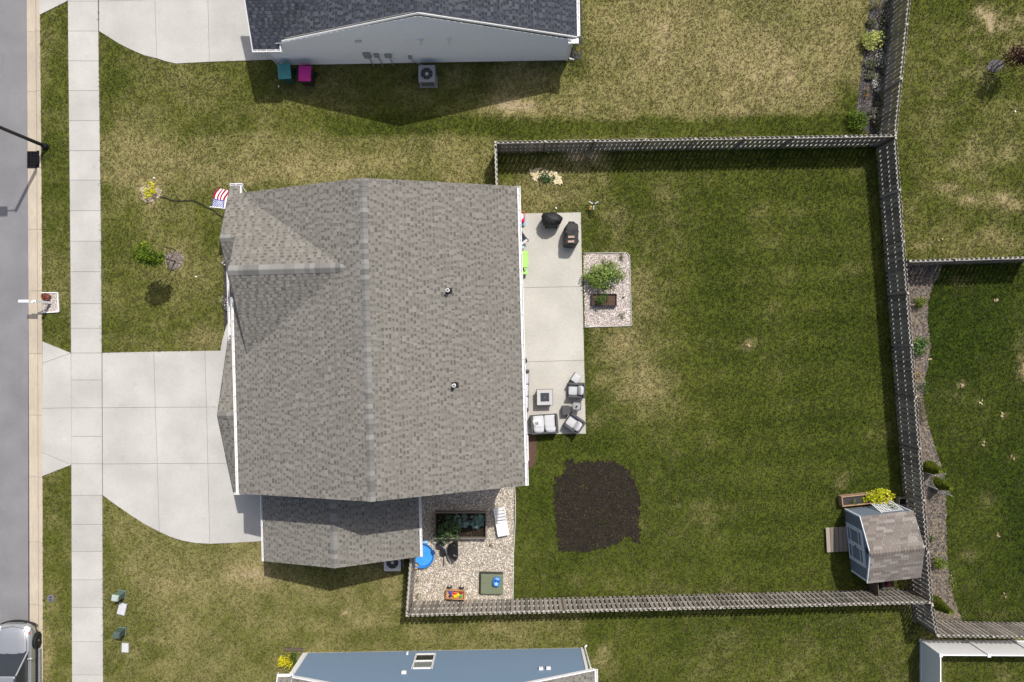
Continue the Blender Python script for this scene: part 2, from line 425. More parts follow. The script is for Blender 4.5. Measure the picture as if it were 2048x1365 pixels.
# the street bends very slightly: its edges, read along the length of the block
YS = [-12000, 0, 100, 430, 700, 1100, 1365, 12000]
bend = lambda *xs: (lambda py: float(np.interp(py, YS, (xs[0],) + xs + (xs[-1],))))
road_e = bend(51, 51.6, 53.8, 55, 56.2, 57)
kerb_b = bend(79.5, 80.8, 83.4, 84.4, 85.4, 86)
ln = lambda x0: (lambda py: x0 + road_e(py) - 51)
kerb_t = ln(68)
walk_l = bend(136, 136.8, 140.5, 142.6, 143.6, 144.4)
walk_r = bend(196.5, 197.6, 202, 204, 205.6, 206.5)

def ribbon(f0, f1, y0, y1, z):
    return [P(f0(y0), y0, z=z), P(f0(y1), y1, z=z), P(f1(y1), y1, z=z), P(f1(y0), y0, z=z)]

# base ground sheet, out to the horizon
def build_lawn():
    xs = np.concatenate([[0.0], np.arange(.12, 48, .26), [52, 60, 80, 140, 320]])
    ys = np.concatenate([[-300, -120, -60, -30], np.arange(-19, 19.01, .26), [30, 60, 120, 300]])
    X = np.zeros((len(ys), len(xs))); Y = np.zeros_like(X)
    for j, yy in enumerate(ys):
        x0 = (kerb_b(682.5 - yy / S) - 1024) * S
        X[j] = x0 + xs; Y[j] = yy
    Z = (vnoise(X, Y, 2.5, 400) - .5) * .03 - .018
    Z[np.abs(Y) > 25] = -.02
    n = X.size; nx = len(xs)
    me = bpy.data.meshes.new('lawn')
    idx = np.arange(n).reshape(X.shape)
    f = np.stack([idx[:-1, :-1], idx[:-1, 1:], idx[1:, 1:], idx[1:, :-1]], -1).reshape(-1, 4)
    me.from_pydata(np.stack([X.ravel(), Y.ravel(), Z.ravel()], 1).tolist(), [], f.tolist())
    d, l = lawn_fields(X.ravel(), Y.ravel())
    c = lawn_colour(d, l, np.full(n, .5), np.full(n, .62))
    at = me.attributes.new('tint', 'FLOAT_COLOR', 'POINT')
    at.data.foreach_set('color', np.concatenate([c, np.ones((n, 1))], 1).astype(np.float32).ravel())
    me.polygons.foreach_set('use_smooth', [True] * len(f))
    m = mat('lawn_ground', None, rough=1, var=.35, scale=26, tint=True, bump=.9, bscale=45, spec=.05)
    me.materials.append(m)
    o = bpy.data.objects.new('lawn', me); COL.objects.link(o); o['kind'] = 'structure'
build_lawn()

b = MB()
b.face(ribbon(ln(-700), road_e, -12000, 12000, -.10))
b.build('road', M_asph)['kind'] = 'structure'
b = MB(); b.face(ribbon(ln(-14000), ln(-315), -12000, 12000, -.004)); b.face(ribbon(ln(-720), ln(-315), -12000, 12000, -.2))
b.col = (.1, .11, .025); b.build('far_verge', M_tint)['kind'] = 'structure'

# kerb, cast in sections with joints
kerb = setting('kerb', P(68, 682))
def kerb_section(y0, y1):
    m = MB(); o = kerb.location; g = .25
    prof = [(road_e, -.30), (road_e, -.094), (kerb_t, -.105), (ln(70.2), -.06), (ln(72.5), .018), (ln(77.6), .022), (kerb_b, .012), (kerb_b, -.30)]
    r = []
    for yy in (y0 + g, y1 - g):
        r.append([P(f(yy), yy, z=z) - o for f, z in prof])
    m.loft(r)
    m.build('kerb_section', M_kerb, kerb)
yy = -119.0
ks = [-120, 3, 62.5, 182, 302, 334] + [334 + 125 * i for i in range(1, 10)]
ks = [-120, -58, 62.5, 182, 302, 336, 459, 582, 708, 831, 955, 1085, 1211, 1337, 1460]
for a_, b_ in zip(ks[:-1], ks[1:]):
    if (a_, b_) == (302, 336): continue
    kerb_section(a_, b_)
m = MB(); o = kerb.location
for f0, f1 in ((ln(77.2), kerb_b),):
    m.loft([[P(f(y_), y_, z=z) - o for f, z in ((f0, -.3), (f0, .02), (f1, .014), (f1, -.3))] for y_ in (302.3, 335.7)])
m.build('kerb_section', M_kerb, kerb)

def slabs(parent, polys, mt, z=.022, gap=.015, name='slab', th=.12):
    """each poured panel is its own piece, with an open joint round it"""
    for pl in polys:
        pl = ccw(pl); n = len(pl); out = []
        for i in range(n):
            a = Vector(pl[i - 1]); c = Vector(pl[i]); d = Vector(pl[(i + 1) % n])
            e0 = (c - a).normalized(); e1 = (d - c).normalized()
            n0 = Vector((-e0.y, e0.x)); n1 = Vector((-e1.y, e1.x))
            bis = (n0 + n1); den = max(.25, 1 + n0.dot(n1))
            out.append(c + bis / den * gap / 2 * 1.0)
        cx = sum(p.x for p in out) / n; cy = sum(p.y for p in out) / n
        m = MB(); zz = z + rng.uniform(-.002, .002)
        m.prism([(p.x - cx, p.y - cy) for p in out], zz - th, zz)
        m.build(name, mt, parent, loc=Vector((cx, cy, 0)) - parent.location)

def under(name, poly, parent, z=-.006, mt=None):
    m = MB(); m.prism([(x - parent.location.x, y - parent.location.y) for x, y in poly], -.12, z)
    o = m.build(name, mt or M_joint, parent)
    return o

walk = setting('sidewalk', P(170, 400))
joints = [3, 63, 123, 182, 242, 302, 362, 421, 482, 543, 609, 658, 706]
joints = [-57, 3, 63, 122.5, 182, 242, 302, 361, 422, 483, 544, 608, 657, 706.5, 760.5, 816, 873, 928, 991, 1049, 1103, 1160, 1215, 1283, 1350, 1412]
slabs(walk, [poly_px((walk_l(a_), a_), (walk_r(a_), a_), (walk_r(b_), b_), (walk_l(b_), b_)) for a_, b_ in zip(joints[:-1], joints[1:])], M_conc)
under('joint_bed', poly_px((walk_l(-57), -57), (walk_r(-57), -57), (walk_r(1412), 1412), (walk_l(1412), 1412)), walk)

drive = setting('driveway', P(320, 820))
kb = kerb_b
D = [
    [(85, 683), (142.5, 706.5), (85, 727)], [(85, 727), (142.5, 706.5), (143.2, 816), (84.5, 817)],
    [(84.5, 817), (143.0, 816), (143.5, 930), (85, 905)], [(85, 905), (143.5, 930), (85, 953)],
    [(205, 706), (308, 703.6), (311, 815), (205.3, 816)], [(308, 703.6), (410, 702), (413.5, 814.5), (311, 815)], [(410, 702), (560, 700), (560, 813), (413.5, 814.5)],
    [(205.3, 816), (311, 815), (315, 927.5), (205.6, 928.5)], [(311, 815), (413.5, 814.5), (416, 927), (315, 927.5)], [(413.5, 814.5), (560, 813), (560, 926), (416, 927)],
    [(205.6, 928.5), (315, 927.5), (319, 1064), (290, 1049), (262, 1031), (233, 1011), (205.8, 991)],
    [(315, 927.5), (416, 927), (420, 1088), (392, 1086.5), (366, 1082), (341, 1074), (319, 1064)],
    [(416, 927), (560, 926), (560, 1081), (520, 1083), (470, 1086), (420, 1088)],
]
slabs(drive, [poly_px(*d) for d in D], M_conc)
DRIVE_OUT = poly_px((84, 683), (142.5, 706), (205, 706), (560, 700), (560, 1081), (470, 1086), (420, 1088), (366, 1082), (319, 1064), (262, 1031), (205, 991), (143.5, 991), (143.5, 930), (84, 953))
under('joint_bed', [tuple(P(a, c)[:2]) for a, c in [(142, 706.5), (560, 700.5), (560, 1080), (420, 1087), (366, 1081), (319, 1063), (262, 1030), (206, 990), (206, 928), (143, 928), (86, 950), (86, 686)]], drive)
PORCH_OUT = poly_px((441, 702), (444, 684), (449, 665), (454, 650), (462, 636), (480, 620), (500, 620), (500, 702))
pw = setting('porch_walk', P(460, 670))
slabs(pw, [PORCH_OUT], M_conc)

ndrive = setting('neighbour_driveway', P(350, 40))
ND = [
    [(79, 31), (135, 3), (135, -120), (79, -120)],
    [(198.2, 3), (310, 0), (314, 117.5), (290, 112), (264, 101), (240, 89), (219, 76), (198.4, 63)],
    [(310, 0), (416, -1), (419, 124.5), (352, 128), (330, 123), (314, 117.5)], [(416, -1), (536, -2), (536, 120.5), (419, 124.5)], [(536, -2), (572, -2), (572, 119), (536, 120.5)],
    [(198.2, -100), (310, -100), (310, 0), (198.2, 3)], [(310, -100), (416, -100), (416, -1), (310, 0)], [(416, -100), (560, -100), (560, -2), (416, -1)],
]
slabs(ndrive, [poly_px(*d) for d in ND], M_conc)
NDRIVE_OUT = poly_px((78, 31), (135, 2), (198, 2), (198.4, 63), (219, 76), (240, 89), (264, 101), (290, 112), (314, 118), (330, 123), (352, 128), (419, 124.5), (572, 119), (572, -120), (78, -120))
under('joint_bed', poly_px((199, 62), (219, 75), (240, 88), (264, 100), (290, 111), (314, 117), (352, 127), (419, 124), (571, 118), (571, -118), (199, -118)), ndrive)

patio = setting('patio', P(1100, 640))
PATIO = [[(1018, 428), (1161.5, 425), (1165, 573.5), (1018, 576.5)], [(1018, 576.5), (1165, 573.5), (1168.5, 721), (1018, 725)], [(1018, 725), (1168.5, 721), (1172, 868), (1018, 869)]]
slabs(patio, [poly_px(*d) for d in PATIO], M_conc_old)
PATIO_OUT = poly_px((1018, 428), (1161.5, 425), (1172, 868), (1018, 869))
under('joint_bed', poly_px((1019, 429), (1160.5, 426), (1171, 867), (1019, 868)), patio)

# beds and bare ground
def wobble(poly, amp, step=.12, seed=3):
    r = random.Random(seed); out = []; n = len(poly)
    for i in range(n):
        a = Vector(poly[i]); c = Vector(poly[(i + 1) % n]); k = max(1, int((c - a).length / step)); d = c - a; nr = Vector((-d.y, d.x)).normalized()
        for j in range(k):
            p = a + d * (j / k) + nr * r.uniform(-amp, amp); out.append((p.x, p.y))
    return out

def sheet(name, poly, z, mt, kind='structure', col=None):
    m = MB(); poly = ccw(poly)
    if col: m.col = col
    m.prism(poly, z - .05, z)
    o = m.build(name, mt); o['kind'] = kind
    return o

def scatter(name, poly, n, size, cols, z=.01, flat=.6, elong=1.0, seed=1, mt=None, parent=None, kind='stuff', holes=()):
    """loose stones, chips or clods: every one a small solid of its own, joined into one heap"""
    g = np.random.default_rng(seed); pa = np.array(poly)
    lo = pa.min(0); hi = pa.max(0); pts = np.zeros((0, 2))
    while len(pts) < n:
        q = lo + g.random((n * 2, 2)) * (hi - lo)
        k = inpoly(q[:, 0], q[:, 1], poly)
        for h in holes: k &= ~inpoly(q[:, 0], q[:, 1], h)
        pts = np.concatenate([pts, q[k]])
    pts = pts[:n]
    base = np.array([(1, 0, 0), (.3, .9, 0), (-.8, .6, 0), (-.85, -.5, 0), (.25, -.95, 0), (.1, .1, 1.0)])
    tri = np.array([(0, 1, 5), (1, 2, 5), (2, 3, 5), (3, 4, 5), (4, 0, 5)])
    a = g.random(n) * 2 * math.pi; s = size[0] + (size[1] - size[0]) * g.random(n) ** 1.6
    V = base[None] * (1 + (g.random((n, 6, 3)) - .5) * .55)
    V = V * s[:, None, None] * .5
    V[:, :, 0] *= elong; V[:, :, 2] *= flat * (.6 + .8 * g.random(n))[:, None]
    tilt = (g.random(n) - .5) * .9
    V[:, :, 2] += V[:, :, 0] * np.tan(tilt)[:, None] * .5
    ca, sa = np.cos(a)[:, None], np.sin(a)[:, None]
    X = V[:, :, 0] * ca - V[:, :, 1] * sa; Y = V[:, :, 0] * sa + V[:, :, 1] * ca
    W = np.stack([X + pts[:, 0:1], Y + pts[:, 1:2], V[:, :, 2] + z], -1).reshape(-1, 3)
    F = (tri[None] + (np.arange(n) * 6)[:, None, None]).reshape(-1, 3)
    cc = np.array(cols)[g.integers(0, len(cols), n)] * (.75 + .5 * g.random((n, 1)))
    me = bpy.data.meshes.new(name)
    me.vertices.add(len(W)); me.vertices.foreach_set('co', W.astype(np.float32).ravel())
    me.loops.add(len(F) * 3); me.loops.foreach_set('vertex_index', F.astype(np.int32).ravel())
    me.polygons.add(len(F)); me.polygons.foreach_set('loop_start', np.arange(0, len(F) * 3, 3, dtype=np.int32)); me.polygons.foreach_set('loop_total', np.full(len(F), 3, dtype=np.int32))
    me.update(calc_edges=True)
    at = me.attributes.new('tint', 'FLOAT_COLOR', 'FACE')
    at.data.foreach_set('color', np.concatenate([np.repeat(cc, 5, 0), np.ones((n * 5, 1))], 1).astype(np.float32).ravel())
    me.materials.append(mt or M_stone)
    o = bpy.data.objects.new(name, me); COL.objects.link(o); o['kind'] = kind
    if parent is not None: o.parent = parent
    return o

def area(poly):
    return abs(sum(poly[i][0] * poly[(i + 1) % len(poly)][1] - poly[(i + 1) % len(poly)][0] * poly[i][1] for i in range(len(poly)))) / 2

STONES = [(.62, .57, .49), (.70, .65, .57), (.50, .41, .31), (.40, .36, .31), (.57, .49, .38), (.29, .26, .23), (.48, .45, .41), (.64, .56, .45), (.76, .73, .67)]
PEBBLE = [(.60, .54, .50), (.68, .63, .58), (.50, .42, .38), (.38, .34, .32), (.62, .52, .46), (.46, .44, .43), (.78, .74, .71), (.28, .24, .22)]
SIDE = poly_px((800, 930), (1030, 930), (1028.5, 1000), (1027.5, 1110), (1026, 1206), (826, 1209), (824, 1100), (800, 1100))
BED_HOLE = poly_px((872, 1026), (970, 1028), (970, 1072), (872, 1070))
SANDB = poly_px((958, 1148), (1004, 1148), (1004, 1190), (958, 1190))
sheet('gravel_bed', SIDE, .004, mat('gravel_base', (.34, .30, .25), rough=1, var=.4, scale=40, bump=.6, bscale=50, col2=(.22, .19, .15)))
scatter('river_gravel', SIDE, 17000, (.028, .075), STONES, z=.006, holes=(BED_HOLE, SANDB), seed=4)
GARDEN = poly_px((1167, 512), (1172, 507), (1253, 507), (1259, 514), (1263, 652), (1169.5, 655))
sheet('pebble_bed', GARDEN, .004, mat('pebble_base', (.28, .24, .22), rough=1, var=.4, scale=45, bump=.6, bscale=50))
scatter('pebble_gravel', GARDEN, 6500, (.028, .07), PEBBLE, z=.006, seed=5)
DIRT = poly_px((1131, 920), (1146, 918), (1153, 925), (1185, 924), (1226, 922), (1238, 931), (1256, 941), (1268, 960), (1277, 985), (1278, 1010), (1276, 1040), (1279, 1062), (1281, 1086), (1266, 1086), (1262, 1070), (1252, 1072), (1240, 1088), (1215, 1094), (1170, 1104), (1118, 1104), (1113, 1060), (1107, 1000), (1110, 955), (1124, 950), (1133, 940))
DIRTW = wobble(DIRT, .11, .09)
sheet('soil_patch', DIRTW, .006, M_soil)
scatter('soil_clods', DIRT, 8000, (.015, .065), [(.015, .011, .008), (.020, .015, .010), (.010, .008, .006), (.038, .028, .019), (.016, .013, .011), (.028, .032, .011), (.065, .048, .033), (.012, .009, .007)], z=.006, flat=.8, seed=6)
MULCH_N = poly_px((1745, -60), (1738, 20), (1731, 80), (1722, 150), (1713, 210), (1706, 240), (1716, 258), (1748, 270), (1776, 270), (1785, 130), (1793, 0), (1797, -60))
sheet('mulch_bed', wobble(MULCH_N, .05), .004, M_mulch)
CHIPS = [(.085, .08, .08), (.05, .047, .047), (.12, .11, .105), (.035, .03, .03), (.16, .145, .135)]
scatter('mulch_chips', MULCH_N, 7000, (.02, .07), CHIPS, z=.008, elong=1.7, flat=.5, seed=7)
MULCH_E = poly_px((1778, 526), (1885, 528), (1880, 548), (1865, 575), (1856, 600), (1855, 640), (1861, 690), (1858, 720), (1850, 760), (1846, 800), (1856, 850), (1870, 890), (1884, 940), (1892, 990), (1893, 1050), (1894, 1110), (1899, 1160), (1908, 1200), (1926, 1245), (1826, 1245), (1818, 1100), (1805, 900))
sheet('mulch_bed', wobble(MULCH_E, .05, seed=9), .004, mat('mulch_mixed', (.07, .065, .062), rough=1, var=.35, scale=20, bump=.8, bscale=35, col2=(.24, .19, .14)))
scatter('mulch_chips', MULCH_E, 9000, (.02, .07), CHIPS + [(.26, .2, .14), (.2, .16, .11)], z=.008, elong=1.7, flat=.5, seed=8)
FRONT = poly_px((446, 440), (447, 520), (447.5, 600), (448.5, 665), (452, 655), (460, 640), (480, 625), (520, 600), (520, 400), (470, 400), (448, 425))
sheet('mulch_bed', wobble(FRONT, .04, seed=12), .004, M_mulch)
scatter('mulch_chips', FRONT, 2200, (.02, .06), CHIPS, z=.008, elong=1.7, flat=.5, seed=13)
SOILR = poly_px((1040, 870), (1072, 870), (1074, 905), (1068, 934), (1040, 936))
sheet('soil_strip', wobble(SOILR, .05, seed=15), .004, M_soilred)
BEDN = poly_px((1120, -60), (1162, -60), (1164, 60), (1164, 118), (1138, 120), (1120, 100))
sheet('mulch_bed', wobble(BEDN, .04, seed=17), .004, M_mulch)
scatter('mulch_chips', BEDN, 1500, (.02, .06), CHIPS, z=.008, elong=1.7, flat=.5, seed=18)
BOXBED = poly_px((85, 587), (116.5, 587), (118, 624), (85, 625.5))
sheet('pebble_bed', BOXBED, .02, MATS['pebble_base'])
scatter('pebble_gravel', BOXBED, 700, (.025, .06), PEBBLE, z=.022, seed=19)
RING = [tuple((P(350, 521) + Vector((math.cos(t) * .42 * (1 + .15 * math.sin(3 * t)), math.sin(t) * .46, 0)))[:2]) for t in np.linspace(0, 6.283, 15)[:-1]]
scatter('mulch_chips', RING, 500, (.03, .07), [(.2, .17, .16), (.13, .11, .11), (.27, .23, .21)], z=.01, elong=1.7, flat=.5, seed=20)
RING2 = [tuple((P(1990, 132) + Vector((math.cos(t) * .40 * (1 + .25 * math.sin(2 * t)), math.sin(t) * .30, 0)))[:2]) for t in np.linspace(0, 6.283, 15)[:-1]]
scatter('mulch_chips', RING2, 500, (.03, .07), [(.06, .055, .06), (.10, .095, .10), (.17, .165, .18)], z=.01, elong=1.7, flat=.5, seed=21)
RING3 = [tuple((P(300, 388) + Vector((math.cos(t) * .5 * (1 + .3 * math.sin(3 * t + 1)), math.sin(t) * .42, 0)))[:2]) for t in np.linspace(0, 6.283, 19)[:-1]]
scatter('mulch_chips', RING3, 500, (.03, .07), [(.40, .34, .27), (.30, .26, .2), (.5, .43, .34)], z=.01, elong=1.7, flat=.5, seed=22)

# grass: short leaning blades over the whole lawn that the picture shows
def blades():
    HOLES = [poly_px((walk_l(-60), -60), (walk_r(-60), -60), (walk_r(1430), 1430), (walk_l(1430), 1430)), DRIVE_OUT, PORCH_OUT, NDRIVE_OUT, PATIO_OUT, SIDE, GARDEN, MULCH_N, MULCH_E, FRONT, SOILR, BEDN, BOXBED]
    foot = [[(-471, -250), (0, -262), (4, 245), (-170, 240), (-170, 402), (-450, 412), (-460, 270), (-500, 270), (-500, 20), (-470, 20)], [(-462, -800), (113, -800), (113, -564.5), (-464, -554.5)], [(-412, 623), (141, 613), (141, 900), (-412, 900)], [(664, 336), (760, 325), (776, 446), (679, 458)]]
    HOLES += [[(a * S, -c * S) for a, c in f] for f in foot]
    DHOLE = DIRTW
    n = 330000
    g = np.random.default_rng(77)
    x = g.uniform(-23.2, 26.5, n); y = g.uniform(-18, 18, n)
    keep = x > ((np.interp(682.5 - y / S, YS, [79.5, 79.5, 80.8, 83.4, 84.4, 85.4, 86, 86]) + .6) - 1024) * S
    for h in HOLES: keep &= ~inpoly(x, y, h)
    keep &= ~(inpoly(x, y, DHOLE) & (g.random(n) > .05 + .5 * (vnoise(x, y, .5, 222) > .63)))
    x = x[keep]; y = y[keep]
    d, l = lawn_fields(x, y)
    k2 = g.random(len(x)) > np.clip((d - .85) * 2.4, 0, .8)
    x, y, d, l = x[k2], y[k2], d[k2], l[k2]; n = len(x)
    nearf = np.zeros(n)
    for (ax, ay), (bx_, by_) in [((-31.5, -378), (729, -391)), ((729, -391), (799, 497.5)), ((799, 497.5), (-200, 522)), ((-200, 522), (-192, 408)), ((729, -391), (762, -705)), ((757, -152), (1020, -160)), ((809, 559), (1020, 564)), ((-31.5, -378), (-28, -266))]:
        A = np.array((ax * S, -ay * S)); B = np.array((bx_ * S, -by_ * S)); d_ = B - A
        tt = np.clip(((x - A[0]) * d_[0] + (y - A[1]) * d_[1]) / (d_ @ d_), 0, 1)
        nearf = np.maximum(nearf, np.exp(-(((x - A[0] - tt * d_[0]) ** 2 + (y - A[1] - tt * d_[1]) ** 2) / .16 ** 2)))
    nearf *= vnoise(x, y, .6, 333)
    vs = []; cs = []
    for t in range(3):
        az = g.random(n) * 6.283; ln_ = (.045 + .06 * g.random(n)) * (1 + .25 * l - .15 * d); lean = .35 + .85 * g.random(n)
        ln_ = ln_ * (1 + 1.3 * nearf)
        w = .008 + .013 * g.random(n); ox = (g.random(n) - .5) * .09; oy = (g.random(n) - .5) * .09
        dx, dy = np.cos(az), np.sin(az)
        bx, by = x + ox, y + oy
        z0 = np.full(n, -.006)
        tip = np.stack([bx + dx * ln_ * np.sin(lean), by + dy * ln_ * np.sin(lean), z0 + ln_ * np.cos(lean)], 1)
        a = np.stack([bx - dy * w, by + dx * w, z0], 1); c = np.stack([bx + dy * w, by - dx * w, z0], 1)
        vs.append(np.stack([a, c, tip], 1)); cs.append(lawn_colour(d, l, g.random(n), g.random(n)))
    V = np.concatenate(vs).reshape(-1, 3); C = np.concatenate(cs); nf = len(C)
    me = bpy.data.meshes.new('grass')
    me.vertices.add(nf * 3); me.vertices.foreach_set('co', V.astype(np.float32).ravel())
    me.loops.add(nf * 3); me.loops.foreach_set('vertex_index', np.arange(nf * 3, dtype=np.int32))
    me.polygons.add(nf); me.polygons.foreach_set('loop_start', np.arange(0, nf * 3, 3, dtype=np.int32)); me.polygons.foreach_set('loop_total', np.full(nf, 3, dtype=np.int32))
    me.update(calc_edges=True)
    at = me.attributes.new('tint', 'FLOAT_COLOR', 'FACE')
    at.data.foreach_set('color', np.concatenate([C, np.ones((nf, 1))], 1).astype(np.float32).ravel())
    me.materials.append(leafmat('grass_blade', .3))
    o = bpy.data.objects.new('grass', me); COL.objects.link(o); o['kind'] = 'stuff'
blades()
# ------------------------------------------------------------------ shingles and lap siding, clipped to each plane
SH_GREY = [(.212, .202, .180), (.227, .217, .194), (.201, .191, .170), (.214, .202, .178)]
SH_GREYD = [(.114, .106, .096), (.130, .122, .110), (.146, .137, .124), (.164, .154, .139)]
SH_BLUE = [(.058, .066, .083), (.068, .076, .094), (.052, .059, .075), (.082, .090, .107)]
SH_BLUED = [(.032, .034, .042), (.040, .043, .052)]

def frame_of(pts, up=Vector((0, 0, 1))):
    n = (pts[1] - pts[0]).cross(pts[2] - pts[0]).normalized()
    w = up - n * up.dot(n)
    w.normalize()
    u = w.cross(n)
    return n, u, w

def courses(m, polys, e, thick, tabs=None, light=None, dark=None, origin=None, seed=1, tabw=(.08, .26), shade=.55):
    """overlapping courses on a plane: butt edges stand proud, laminated tabs stand prouder"""
    r = random.Random(seed)
    polys = [[Vector(p) for p in q] for q in polys]
    n, u, w = frame_of(polys[0])
    if n.z < 0 and abs(n.z) > .05:
        polys = [q[::-1] for q in polys]; n, u, w = frame_of(polys[0])
    o = Vector(origin) if origin is not None else polys[0][0]
    cl = [ccw([((p - o).dot(u), (p - o).dot(w)) for p in q]) for q in polys]
    x0 = min(p[0] for q in cl for p in q); x1 = max(p[0] for q in cl for p in q)
    y0 = min(p[1] for q in cl for p in q); y1 = max(p[1] for q in cl for p in q)
    def put(rect, za, zb, ya, yb, col, lip=True):
        for q in cl:
            c = clip(rect, q)
            if not c: continue
            pts = []
            for a, b_ in c:
                t = 0 if yb == ya else (b_ - ya) / (yb - ya)
                pts.append(o + u * a + w * b_ + n * (za + (zb - za) * t))
            m.face(pts, col)
            if lip:
                lo = [p for p in c if abs(p[1] - ya) < 1e-6]
                if len(lo) == 2:
                    a, b_ = sorted(lo)
                    m.face([o + u * b_[0] + w * ya + n * za, o + u * a[0] + w * ya + n * za, o + u * a[0] + w * ya - n * .001, o + u * b_[0] + w * ya - n * .001], tuple(k * .6 for k in col))  # butt shadow painted into the lip: darker than its course
    k0 = math.floor((y0 - .001) / e); k1 = math.ceil(y1 / e)
    for k in range(k0, k1):
        ya, yb = k * e, (k + 1) * e
        base = r.choice(dark) if tabs else r.choice(light)
        if not tabs:
            put([(x0, ya), (x1, ya), (x1, yb), (x0, yb)], thick, .001, ya, yb, base)
            continue
        x = x0 - r.random() * .3
        runs = []
        while x < x1:
            wd = r.uniform(*tabw); gp = r.uniform(.06, .10) if r.random() < .4 else r.uniform(.10, .20)
            runs.append((x, x + wd)); x += wd + gp
        ym = ya + e * .58; lc = tuple(c * .90 for c in r.choice(light))
        xa = x0
        for a, b_ in runs + [(x1, x1)]:
            gx0, gx1 = max(xa, x0), min(a, x1)
            if gx1 - gx0 > .01:
                yk = ya + e * r.uniform(.45, .75)
                put([(gx0, ya), (gx1, ya), (gx1, yk), (gx0, yk)], thick * .5, thick * .25, ya, yk, r.choice(dark))
            xa = b_
        put([(x0, ya), (x1, ya), (x1, yb), (x0, yb)], thick * .40, .001, ya, yb, lc, False)
        for a, b_ in runs:
            a = max(a, x0); b_ = min(b_, x1)
            if b_ - a < .02: continue
            col = r.choice(light); f = r.uniform(.90, 1.07)
            put([(a, ya), (b_, ya), (b_, yb), (a, yb)], thick, thick * .5, ya, yb, tuple(c * f for c in col))

def roof_plane(parent, polys, light, dark, seed, deck=.06, e=.145, name='roof', deckmat=None, origin=None):
    """a roof slope: sheathing board (part) carrying its laminated shingles (sub-part, too many and too small to pick apart)"""
    pv = [[Vector(p) for p in q] for q in polys]
    n, u, w = frame_of(pv[0])
    if n.z < 0: n = -n
    d = MB()
    for q in pv:
        k = len(q)
        d.mesh([p - n * .004 for p in q] + [p - n * deck for p in q], [tuple(range(k)), tuple(range(2 * k - 1, k - 1, -1))] + [(i, (i + 1) % k, k + (i + 1) % k, k + i) for i in range(k)])
    ro = d.build(name, deckmat or M_trim, parent)
    m = MB(); courses(m, polys, e, .022, True, light, dark, seed=seed, origin=origin)
    so_ = m.build('shingles', M_shing, ro); so_['kind'] = 'stuff'
    return ro

CAPMESH = {}
def ridge_caps(parent, a, b, half, fall0, fall1, mt, step=.2):
    """one bent cap shingle after another along the ridge, each lapping the last"""
    a = Vector(a); b = Vector(b); L_ = (b - a).length; d = (b - a).normalized(); side = d.cross(Vector((0, 0, 1))).normalized()
    n = max(1, int(L_ / step))
    key = (round(half, 3), round(fall0, 3), round(fall1, 3), mt.name)
    if key not in CAPMESH:
        m = MB(); l = step * 1.12; t0, t1 = .03, .016; th = .008
        pr = lambda y, t: [(-half, y, -half * fall0 + t), (-half * .12, y, t + .006), (half * .12, y, t + .006), (half, y, -half * fall1 + t)]
        A = pr(0, t0); B = pr(l, t1); A2 = [(x, y, z - th) for x, y, z in A]
        m.loft([A2, A, B], closed=False, cap=False)
        o = m.build('ridge_cap', mt); CAPMESH[key] = o.data; bpy.data.objects.remove(o)
    for i in range(n):
        p = a + d * (i * step)
        o = bpy.data.objects.new('ridge_cap', CAPMESH[key]); COL.objects.link(o); o.parent = parent
        X = side; Z = Vector((0, 0, 1)); M = Matrix((X, d, Z)).transposed().to_4x4(); M.translation = p
        o.matrix_local = M

def gutter(parent, a, b, out, name='gutter', w=.12, hangers=True, every=.62):
    """open white trough under the eave, with the straps that hold it"""
    a = Vector(a); b = Vector(b); d = (b - a).normalized(); out = Vector(out).normalized()
    m = MB(); t = .018
    prof = [(0, -.005), (0, -.10), (w * .75, -.11), (w, -.04), (w, .012), (w - .028, .012), (w - .028, -.035), (w * .7, -.095), (t, -.085), (t, -.005)]
    m.loft([[p + out * x + Vector((0, 0, z)) for x, z in prof] for p in (a, b)])
    for p in (a, b):
        m.box(p + out * w * .5 + Vector((0, 0, -.05)), (w, .012, .10), rz=math.atan2(out.y, out.x))
    L_ = (b - a).length
    g = m.build(name, M_trim, parent)
    if hangers:
        k = max(1, int(L_ / every)); h = MB()
        for i in range(k):
            p = a + d * ((i + .5) * L_ / k)
            h.box(p + out * w * .45 + Vector((0, 0, .004)), (w * .95, .03, .006), rz=math.atan2(out.y, out.x))
        h.build('gutter_straps', M_trim, g)['kind'] = 'stuff'
    return g

def wall(parent, a, b, tops, z0, mt, e=.115, name='wall', seed=2, lift=.012):
    """vertical wall from a to b clad in lapped boards; tops lists (t, z) of its upper edge"""
    a = Vector((a[0], a[1], 0)); b = Vector((b[0], b[1], 0))
    up = [a.lerp(b, t) + Vector((0, 0, z)) for t, z in tops]
    pts = [a + Vector((0, 0, z0)), b + Vector((0, 0, z0))] + up[::-1]
    m = MB(); m.face(pts)
    courses(m, [pts], e, lift, None, [(1, 1, 1)], None, seed=seed)
    return m.build(name, mt, parent)

def rake(m, a, b, w=.03, h=.16, side=Vector((0, 0, 0))):
    a = Vector(a); b = Vector(b); s = Vector(side)
    q = [a + s * w + Vector((0, 0, .012)), b + s * w + Vector((0, 0, .012)), b + s * w - Vector((0, 0, h)), a + s * w - Vector((0, 0, h))]
    q2 = [a + Vector((0, 0, .012)), b + Vector((0, 0, .012)), b - Vector((0, 0, h)), a - Vector((0, 0, h))]
    m.loft([q2, q])

